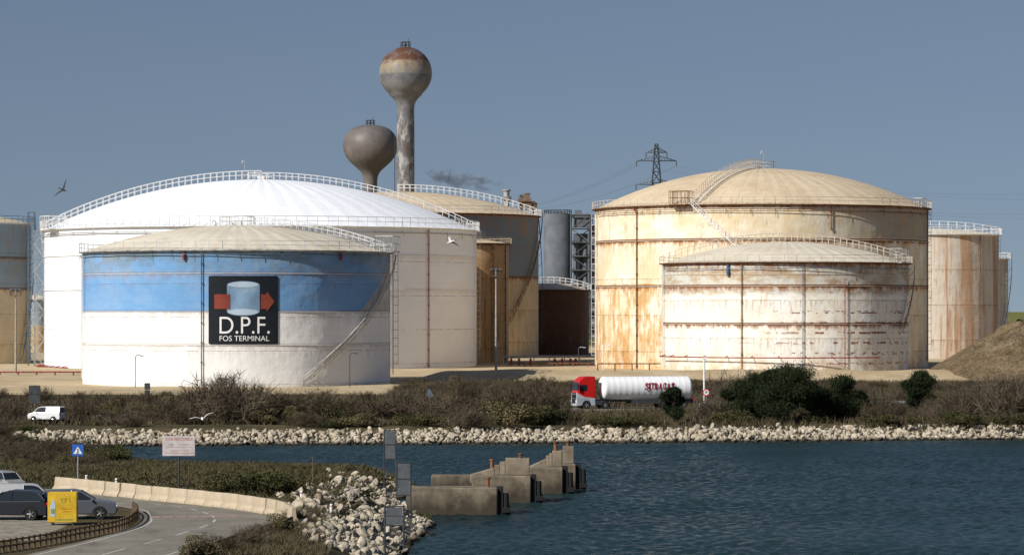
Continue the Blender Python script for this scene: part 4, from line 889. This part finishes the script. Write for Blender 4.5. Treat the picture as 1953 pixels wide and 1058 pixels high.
me=text_mesh('ZONE INDUSTRIELLE',1.); fit(me,W_*.85,.16); me.transform(Matrix.Translation((0,-.03,hc+H2*.35))@Matrix.Rotation(math.pi/2,4,'X')); me.materials.clear(); me.materials.append(simple('faded_red_print',(.45,.08,.07))); mkobj('heading_lettering',me,bp)
mb=MB(); pinkm=simple('faded_pink_print',(.50,.36,.34)); grym=simple('faded_grey_print',(.4,.4,.42))
mb.box((0,-.03,hc-.05),(W_*.8,.008,.03),0); mb.box((.1,-.03,hc-.25),(W_*.5,.008,.03),0); mb.box((-.5,-.03,hc+.08),(.3,.008,.14),1); mb.box((.35,-.03,hc+.1),(.7,.008,.05),1); mb.box((0,-.03,hc-.42),(W_*.85,.008,.05),0); mb.box((-.3,-.03,hc-.32),(.5,.008,.05),1); mb.obj('printed_map',[pinkm,grym],bp)
pbg=simple('panel_back_grey',(.13,.14,.15),.6,.2,.25)
def navboard(px,d,y0,y1,wpx,split,z):
    e=thing('navigation_board','dark grey framed sign panels on steel posts seen from behind','sign',(X(px,d),d,z),.08,'framed signs on the bank'); s=d/F; w=wpx*s; zt=Z(y0,d)-z; zb=Z(y1,d)-z; mb=MB()
    for sg in(-1,1): mb.tube((sg*w/2,0,0),(sg*w/2,0,zt+.05),.05,6)
    for zz_ in(zb,zt,(zb+zt)/2): mb.tube((-w/2,0,zz_),(w/2,0,zz_),.035,6)
    mb.obj('frame',steeld,e)
    n=2 if split else 1
    for k in range(n):
        a=zb+(zt-zb)*k/n+.05;b=zb+(zt-zb)*(k+1)/n-.05; mb=MB(); mb.box((0,.0,(a+b)/2),(w*.86,.04,b-a)); mb.obj('panel',pbg,e)
navboard(744,228,820,875,22,True,1.2); navboard(770,207,882,944,27,True,.7); navboard(752,158,965,1001,36,False,2.)
def smallsign(px,yc,yb,z,w,h,mat,lab,round_=False):
    d=D(yb,z); s=d/F; e=thing('road_sign',lab,'road sign',(X(px,d),d,z)); zc=Z(yc,d)-z; mb=MB(); mb.tube((0,.08,0),(0,.08,zc+h*s/2),.06,6); mb.obj('pole',steel,e); mb=MB()
    if round_:
        mb.rev([(w*s/2,-.03),(w*s/2,.03)],20,1,(0,0,zc),'y'); mb.rev([(w*s*.36,-.05),(w*s*.36,-.031)],20,0,(0,0,zc),'y'); mb.box((0,-.06,zc),(w*s*.34,.01,.1),2); mb.box((0,-.06,zc+.15),(w*s*.2,.01,.1),2)
        mb.obj('sign_disc',[white,redm,blackm],e)
    else:
        mb.box((0,0,zc+h*s*.25),(w*s,.05,h*s*.46)); mb.box((0,0,zc-h*s*.25),(w*s,.05,h*s*.46)); mb.obj('sign_panel',mat,e,bevel=.02)
smallsign(66,752,795,1.7,22,36,steeld,'dark grey double panel road sign seen from behind')
smallsign(281,743,757,1.5,11,27,steeld,'small dark sign on a short post')
smallsign(658,774,786,1.7,8,16,steeld,'small dark sign in the scrub'); smallsign(1347,748,783,1.7,14,14,white,'round speed limit sign with red border',True)
d=400; mb=MB(); mb.tube((0,0,0),(0,0,Z(684,d)-1.6),.13,8); mb.box((0,0,Z(684,d)-1.5),(.5,.3,.2)); mb.obj('signal_post',white,None,(X(1343,d),d,1.6),meta=('slim white post beside the coast road','post'))
d=392; e=thing('road_sign','small triangular sign seen from behind','road sign',(X(819,d),d,1.6)); mb=MB(); mb.tube((0,.06,0),(0,.06,2.6),.05,6); mb.obj('pole',steel,e); mb=MB(); mb.add([(-.55,0,1.6),(.55,0,1.6),(0,0,2.6)],[(0,1,2)]); mb.obj('triangle_panel',steelb,e,fix=False)
def mast(px,yb,yt,lab,z=1.5):
    d=D(yb,z); h=Z(yt,d)-z; e=thing('floodlight_mast',lab,'floodlight mast',(X(px,d),d,z)); mb=MB(); mb.tube((0,0,0),(0,0,h),.25,8,0,.13); mb.obj('pole',simple('mast_grey',(.36,.33,.28),.7),e,smooth=True); mb=MB(); mb.tube((-1,0,h),(1,0,h),.08); mb.rail([(-1,-.5,h-1),(1,-.5,h-1),(1,.5,h-1),(-1,.5,h-1),(-1,-.5,h-1)],.8,.05); mb.box((0,0,h-1),(2,1,.1)); mb.obj('head_frame',steeld,e)
    for x in(-.8,0,.8): mb=MB(); mb.box((x,-.3,h+.25),(.45,.3,.3)); mb.obj('floodlight',steelb,e,bevel=.04)
mast(946,724,516,'tall grey floodlight mast in the tank yard'); mast(30,712,554,'grey floodlight mast with top platform beside a tank')
for px,yb,yt in((1150,705,660),(1103,690,664)):
    d=D(yb,1.5); h=Z(yt,d)-1.5; mb=MB(); mb.tube((0,0,0),(0,0,h),.09,6); mb.path([(0,0,h),(.5,0,h+.3),(1.4,0,h+.25)],.07,5); mb.box((1.5,0,h+.2),(.6,.3,.15)); mb.obj('street_lamp',steelw,None,(X(px,d),d,1.5),meta=('slender pale lamp post with curved arm','lamp post','yard lamp posts'))
def gpipe(px0,px1,d,z,mat,r,lab):
    a=X(px0,d);b=X(px1,d); mb=MB(); mb.tube((a-b,0,0),(0,0,0),r,8); x=a-b
    while x<0: mb.box((x,0,-(z-1.5)/2-r*.5),(.25,.4,z-1.5)); mb.tube((x+.8,0,0),(x+1,0,0),r*1.5,8); x+=3.5
    mb.obj('ground_pipeline',mat,None,(b,d,z),meta=(lab,'pipeline','yard pipelines'))
gpipe(0,160,600,2.1,redpipe,.12,'thin red pipeline on low supports near tank base'); gpipe(970,1135,690,2.2,rustm,.15,'rusty pipeline on low supports near tank base'); gpipe(960,1140,720,3.2,steel,.2,'grey pipeline on raised supports near tank base'); gpipe(1140,1260,640,3.0,rustm,.12,'rusty pipeline on low supports near tank base')
for px in(975,990,1012,1058,1072,1088,1098):
    d=700; mb=MB(); mb.rev([(.2,0),(.2,1.2),(.3,1.25),(.3,1.35),(.2,1.6),(.05,1.7)],10); mb.tube((-.35,0,1.),(.35,0,1.),.1,8); mb.obj('fire_hydrant',redpipe,None,(X(px,d),d,1.5),smooth=True,meta=('red fire hydrant standpipe in the tank yard','fire hydrant','yard hydrants'))
# ------------------------------------------------------------ vehicles
def arch(cx_,r,z,n=8): return [(cx_+r*math.cos(math.pi*i/n),z+r*math.sin(math.pi*i/n)) for i in range(n+1)]
def wheel(e,x,y,r,w):
    mb=MB(); mb.rev([(r*.62,-w/2),(r*.95,-w/2),(r,-w/2+.04),(r,w/2-.04),(r*.95,w/2),(r*.62,w/2)],24,0,(0,0,0),'y'); t=mb.obj('wheel',rubber,e,(x,y,r),smooth=True)
    mb=MB(); mb.rev([(r*.6,-w*.46),(r*.6,w*.46)],20,1,(0,0,0),'y')
    for k in range(5):
        a=k*1.2566; 
        for sg in(-1,1): mb.tube((0,sg*w*.48,0),(r*.58*math.cos(a),sg*w*.48,r*.58*math.sin(a)),r*.09,4)
    mb.obj('rim',[alloy,rubber],t)
def car(label,cat,loc,rot,color,kind='suv',name='parked_car',sc=1.):
    e=thing(name,label,cat,loc,rot); e.scale=(sc,sc,sc); pm=simple('car_paint',color,.28,.1,.05,1,.5)
    if kind=='suv':
        W_=1.85; up=[(2.28,.42),(2.3,.62),(2.2,.86),(1.9,.97),(1.0,1.08),(-1.9,1.12),(-2.2,1.05),(-2.3,.8),(-2.28,.4),(-2.2,.28)]; cab=[(1.05,1.07),(.25,1.56),(-.1,1.64),(-1.3,1.62),(-1.75,1.52),(-2.15,1.1)]; wx=1.36;r=.36
    elif kind=='van':
        W_=1.85; up=[(2.15,.4),(2.2,.7),(2.1,.95),(1.45,1.12),(1.4,1.15),(-2.1,1.15),(-2.18,.9),(-2.18,.4),(-2.1,.28)]; cab=[(1.42,1.13),(.75,1.72),(.4,1.82),(-1.9,1.84),(-2.1,1.75),(-2.14,1.13)]; wx=1.33;r=.33
    poly=up+arch(-wx,r*1.15,.28)[::-1]+arch(wx,r*1.15,.28)[::-1]+[(2.2 if kind=='suv' else 2.05,.27)]
    mb=MB(); mb.prism(poly,W_); mb.obj('body',pm,e,bevel=.07)
    mb=MB(); mb.prism(cab,W_-.12,0,W_-.5); mb.obj('window',glass,e,bevel=.03)
    z0=min(p_[1] for p_ in cab);z1=max(p_[1] for p_ in cab); hw=lambda z:(W_-.12)/2-.19*(z-z0)/(z1-z0)
    mb=MB(); tp=[p_ for p_ in cab if p_[1]>z0+.3]
    for (xa,za),(xb,zb) in zip(tp[:-1],tp[1:]):
        mb.add([(xa,-hw(za)-.01,za+.02),(xa,hw(za)+.01,za+.02),(xb,hw(zb)+.01,zb+.02),(xb,-hw(zb)-.01,zb+.02),(xa,-hw(za)-.02,za-.05),(xa,hw(za)+.02,za-.05),(xb,hw(zb)+.02,zb-.05),(xb,-hw(zb)-.02,zb-.05)],[(0,1,2,3),(0,3,7,4),(1,5,6,2),(0,4,5,1),(3,2,6,7)])
    for sg in(-1,1):
        for (xa,za),(xb,zb) in((cab[0],cab[1]),(cab[-1],cab[-2])): mb.tube((xa,sg*(hw(za)),za),(xb,sg*hw(zb),zb),.05,6)
        xm=-.25; mb.tube((xm,sg*hw(z0),z0),(xm,sg*hw(z1),z1-.02),.04,5)
        if kind=='van': mb.add([(xm-.05,sg*(hw(z0)+.012),z0),(-2.1,sg*(hw(z0)+.012),z0),(-2.05,sg*(hw(z1)+.012),z1),(xm-.05,sg*(hw(z1)+.012),z1)],[(0,1,2,3)])
    mb.obj('roof',pm,e)
    for x in(-wx,wx):
        for sg in(-1,1): wheel(e,x,sg*(W_/2-.10),r,.22)
    for sg in(-1,1):
        mb=MB(); mb.box((up[1][0]-.06,sg*(W_/2-.25),.74),(.16,.4,.13)); mb.obj('headlight',lampm,e,bevel=.03)
        mb=MB(); mb.box((-abs(up[-3][0])+.02,sg*(W_/2-.2),.9),(.1,.3,.18)); mb.obj('tail_light',redm,e,bevel=.02)
        mb=MB(); mb.box((.9,sg*(W_/2+.08),1.08),(.12,.18,.12)); mb.obj('wing_mirror',pm,e,bevel=.03)
    mb=MB(); mb.box((up[0][0]-.02,0,.5),(.1,1.1,.22)); mb.obj('grille',blackm,e,bevel=.02)
    return e
car('metallic grey SUV parked beside the road bend','car',(X(146,D(988,3)),D(988,3),3.005),.1,(.10,.11,.125),'suv','parked_car',.93)
car('dark black car parked next to the SUV','car',(X(20,D(990,3)),D(990,3)+.2,3.005),math.pi-.1,(.018,.02,.026),'suv','parked_car',.93)
car('white panel van parked behind the dark cars','van',(X(50,D(974,3)),D(974,3)+.3,3.01),.15,(.5,.5,.5),'van','parked_van',.8)
car('grey white camper van parked in the brush','van',(X(10,D(936,3)),D(936,3),3.0),-.9,(.32,.32,.31),'van','parked_van',.66)
car('small white van driving along the coast road','van',(X(89,D(803,1.8)),D(803,1.8),1.8),math.pi-.3,(.8,.8,.8),'van','white_van',.88)
d=D(990,3)-4; e=thing('advertising_panel','bright yellow advertising panel with green lettering','advertising panel',(X(120,d),d,3.0),0.06); s=d/F; W_=55*s;H2=57*s
mb=MB(); mb.box((0,0,H2/2+.15),(W_,.9,H2)); yb=mb.obj('panel_box',simple('yellow_print',(.66,.42,.03),.5,0,.25,1.4,.3,(.42,.28,.05),.7),e,bevel=.03)
mb=MB(); mb.box((-W_*.35,0,.08),(.1,.8,.16)); mb.box((W_*.35,0,.08),(.1,.8,.16)); mb.obj('foot',steeld,e)
grn=simple('green_print',(.22,.30,.06),.7,0,.4,3); me=text_mesh('tri',1.); fit(me,W_*.34,.32); me.transform(Matrix.Translation((.15,-.46,H2*.86))@Matrix.Rotation(math.pi/2,4,'X')@Matrix.Rotation(.1,4,'Z')); me.materials.clear(); me.materials.append(grn); mkobj('lettering',me,yb)
mb=MB(); mb.prism([(-.6,.45),(-.38,.45),(-.34,1.0),(-.4,1.2),(-.4,1.3),(-.5,1.3),(-.5,1.2),(-.6,1.0)],.01,0,None,-.457); mb.prism([(-.57,.6),(-.4,.6),(-.38,.85),(-.57,.85)],.012,1,None,-.465); mb.box((.2,-.456,.85),(.5,.012,.04),2); mb.box((.2,-.456,.72),(.4,.012,.04),2); mb.box((0.1,-.456,.3),(.9,.012,.06),1); mb.obj('printed_picture',[lc,grn,simple('orange_print',(.6,.22,.02))],yb)
# truck
tk=thing('tanker_truck','red and white cab pulling a white gas tanker','truck',(0,0,0)); ang=math.pi+.27
mb=MB()
cabp=[(5.2,1.35),(7.42,1.35),(7.5,2.0),(7.42,2.6),(7.2,3.5),(6.6,3.95),(5.3,4.0),(5.2,3.9)]
mb.prism(cabp,2.45); cb=mb.obj('cab',redm,tk,bevel=.09)
mb=MB(); mb.prism([(5.2,.45),(5.35,.45)]+arch(6.3,.6,.45)[::-1]+[(7.5,.4),(7.58,.6),(7.55,2.0),(6.6,1.5),(5.2,1.33)],2.47); mb.box((7.62,0,1.0),(.06,1.6,.5),1); mb.box((7.6,0,.5),(.12,2.3,.25),0); mb.obj('lower_cab',[simple('silver_grey_paint',(.40,.43,.48),.4),blackm],cb,bevel=.03)
mb=MB(); mb.add([(7.50,-1.1,2.25),(7.50,1.1,2.25),(7.28,1.05,3.3),(7.28,-1.05,3.3)],[(0,1,2,3)]); mb.obj('windshield',glass,cb,fix=False)
for sg in(-1,1):
    mb=MB(); mb.box((6.75,sg*1.235,2.6),(.95,.03,.75)); mb.obj('side_window',glass,cb,bevel=.01)
    mb=MB(); mb.box((7.6,sg*.95,.95),(.08,.45,.28)); mb.obj('headlight',lampm,cb,bevel=.02)
    mb=MB(); mb.box((7.5,sg*1.5,2.7),(.15,.2,.7)); mb.tube((7.4,sg*1.25,3.05),(7.5,sg*1.5,3.05),.03); mb.obj('mirror',blackm,cb,bevel=.02)
mb=MB(); mb.add([(7.6,-.9,1.3),(7.6,.9,1.3),(7.58,.9,2.0),(7.58,-.9,2.0)],[(0,1,2,3)]); mb.add([(7.615,-.7,1.8),(7.615,.7,1.8),(7.61,.7,1.87),(7.61,-.7,1.87)],[(0,1,2,3)],1); mb.obj('grille',[blackm,steel],cb,fix=False)
prof=[];L0,L1,R0=-7.6,4.35,1.45
for i in range(7): a=math.pi/2*i/6; prof.append((max(.01,R0*math.sin(a)),L0+.55*(1-math.cos(a))))
nr=14
for k in range(nr):
    xa=L0+.55+(L1-L0-1.1)*k/nr; wseg=(L1-L0-1.1)/nr; prof+=[(R0,xa+.02),(R0,xa+wseg*.7),(R0+.008,xa+wseg*.78),(R0+.008,xa+wseg*.94)]
for i in range(7): a=math.pi/2*(1-i/6); prof.append((max(.01,R0*math.sin(a)),L1-.55*(1-math.cos(a))))
tkw=simple('tank_white_paint',(.88,.88,.89),.35,0,.03,1,.4)
mb=MB(); mb.rev(prof,40,0,(0,0,2.5),'x'); tn=mb.obj('tank',tkw,tk,smooth=True)
xo=0.
for ch,wch in zip('SITRAGAS',(.5,.24,.5,.52,.54,.54,.54,.5)):
    me=text_mesh(ch,1.,0,0,.035)
    bm=bmesh.new(); bm.from_mesh(me); bm.to_mesh(me); bm.free()
    fit(me,wch*.86,.9)
    for v in me.vertices:
        a=v.co.y/1.55+.16; u=xo+wch/2+v.co.x+v.co.y*.08; v.co=Vector((-1.1-u,1.57*math.cos(a),2.5+1.57*math.sin(a)))
    me.materials.clear(); me.materials.append(darkred); mkobj('lettering',me,tn); xo+=wch
mb=MB(); mb.box((-1.2,0,.98),(13,.9,.3)); mb.box((-2,1.1,.85),(5,.06,.5)); mb.box((-2,-1.1,.85),(5,.06,.5)); mb.box((-7.7,0,.8),(.15,2.4,.4)); mb.box((6,0,.8),(3.2,.9,.3)); mb.tube((3.2,.8,.1),(3.2,.8,1),.08); mb.tube((3.2,-.8,.1),(3.2,-.8,1),.08); mb.box((4.5,.95,.75),(1.1,.5,.5)); mb.box((4.5,-.95,.75),(1.1,.5,.5)); mb.obj('chassis',steeld,tk,bevel=.02)
for x in(6.3,3.9,-3.6,-4.95,-6.3):
    for sg in(-1,1): wheel(tk,x,sg*1.08,.5,.32)
mb=MB(); mb.box((-7.8,.95,1.1),(.08,.35,.2)); mb.obj('tail_light',redm,tk); mb=MB(); mb.box((-7.8,-.95,1.1),(.08,.35,.2)); mb.obj('tail_light',redm,tk)
tk.location=(X(1207,389),389.5,1.785); tk.rotation_euler=(0,0,ang)
def gull(px,py,d,span,tilt,up,dark,lab):
    mb=MB(); mb.rev([(.005,-.5),(.03,-.46),(.06,-.3),(.11,-.1),(.12,.08),(.09,.24),(.055,.31),(.06,.37),(.045,.43),(.012,.47),(.004,.53)],12,0,(0,0,0),'x')
    mb.add([(-.4,-.02,.01),(-.4,.02,.01),(-.68,.1,.01),(-.68,-.1,.01)],[(0,1,2,3)])
    for sg in(-1,1):
        st=[(0.05,.06,.28,.0),(.35,.06,.26,up*.22),(.6,-.02,.22,up*.3),(1.,-.22,.09,up*.24),(1.12,-.32,.01,up*.2)]
        vs=[]
        for y_,xc,ch,z_ in st: vs+=[(xc+ch*.4,sg*y_,z_+.012),(xc,sg*y_,z_+.03),(xc-ch*.6,sg*y_,z_)]
        mb.add(vs,[(k*3+j,k*3+j+1,k*3+j+4,k*3+j+3) for k in range(4) for j in range(2)],0)
        mb.add([(st[3][1]+.03,sg*1.0,st[3][3]+.02),(st[3][1]-.05,sg*1.0,st[3][3]+.015),(st[4][1],sg*1.15,st[4][3]+.018)],[(0,1,2)],1)
    mb.add([(.49,-.01,0),(.49,.01,0),(.6,0,-.02)],[(0,1,2)],2)
    s=span/2.2
    o=mb.obj('seagull',[simple('gull_feathers',(.78,.77,.75) if not dark else (.03,.028,.026),.7,0,.1),blackm,yelpipe],None,(X(px,d),d,Z(py,d)),smooth=True,fix=False); o.rotation_euler=tilt; o.scale=(s,s,s); tag(o,lab,'bird','flying gulls')
gull(860,461,270,1.8,(.75,.3,2.6),1,False,'white gull flying with raised wings'); gull(386,798,180,1.5,(.25,.15,1.75+3.14),.9,False,'white gull gliding low over the scrub'); gull(120,362,215,1.5,(1.0,.3,-.7),.8,True,'dark gull banking with wings spread')
# ------------------------------------------------------------ camera, light
cam=bpy.data.cameras.new('camera'); co=bpy.data.objects.new('camera',cam); col.objects.link(co); co.location=(0,0,CH); co.rotation_euler=(math.pi/2,0,0)
cam.sensor_width=36; cam.lens=F/1953*36; cam.shift_y=(HY-529)/1953; cam.clip_start=1; cam.clip_end=30000; scene.camera=co
EL=math.radians(34); AZ=math.radians(50)
sd=Vector((-math.sin(AZ)*math.cos(EL),-math.cos(AZ)*math.cos(EL),math.sin(EL)))
sl=bpy.data.lights.new('sun','SUN'); sl.energy=5.0; sl.angle=math.radians(.5); sl.color=(1,.965,.9); so=bpy.data.objects.new('sun',sl); col.objects.link(so); so.rotation_euler=sd.to_track_quat('Z','Y').to_euler(); so.location=(-50,0,200)
wd=bpy.data.worlds.new('World'); scene.world=wd; wd.use_nodes=True; nt=wd.node_tree; bg=nt.nodes['Background']; sk=nt.nodes.new('ShaderNodeTexSky'); sk.sky_type='NISHITA'; sk.sun_disc=False; sk.sun_elevation=EL; sk.sun_rotation=math.atan2(sd.x,sd.y)%(2*math.pi); sk.air_density=1.0; sk.dust_density=.6; sk.ozone_density=1.5; sk.altitude=0
tc=nt.nodes.new('ShaderNodeTexCoord'); ad=nt.nodes.new('ShaderNodeVectorMath'); ad.operation='ADD'; ad.inputs[1].default_value=(0,0,.12); nm=nt.nodes.new('ShaderNodeVectorMath'); nm.operation='NORMALIZE'
nt.links.new(tc.outputs['Generated'],ad.inputs[0]); nt.links.new(ad.outputs[0],nm.inputs[0]); nt.links.new(nm.outputs[0],sk.inputs[0])
hs=nt.nodes.new('ShaderNodeMix'); hs.data_type='RGBA'; hs.blend_type='MULTIPLY'; hs.inputs[0].default_value=1; hs.inputs[7].default_value=(1.08,1.0,1.02,1)
nt.links.new(sk.outputs[0],hs.inputs[6]); nt.links.new(hs.outputs[2],bg.inputs[0]); bg.inputs[1].default_value=.061
scene.view_settings.view_transform='Standard'; scene.view_settings.look='None'; scene.view_settings.exposure=0
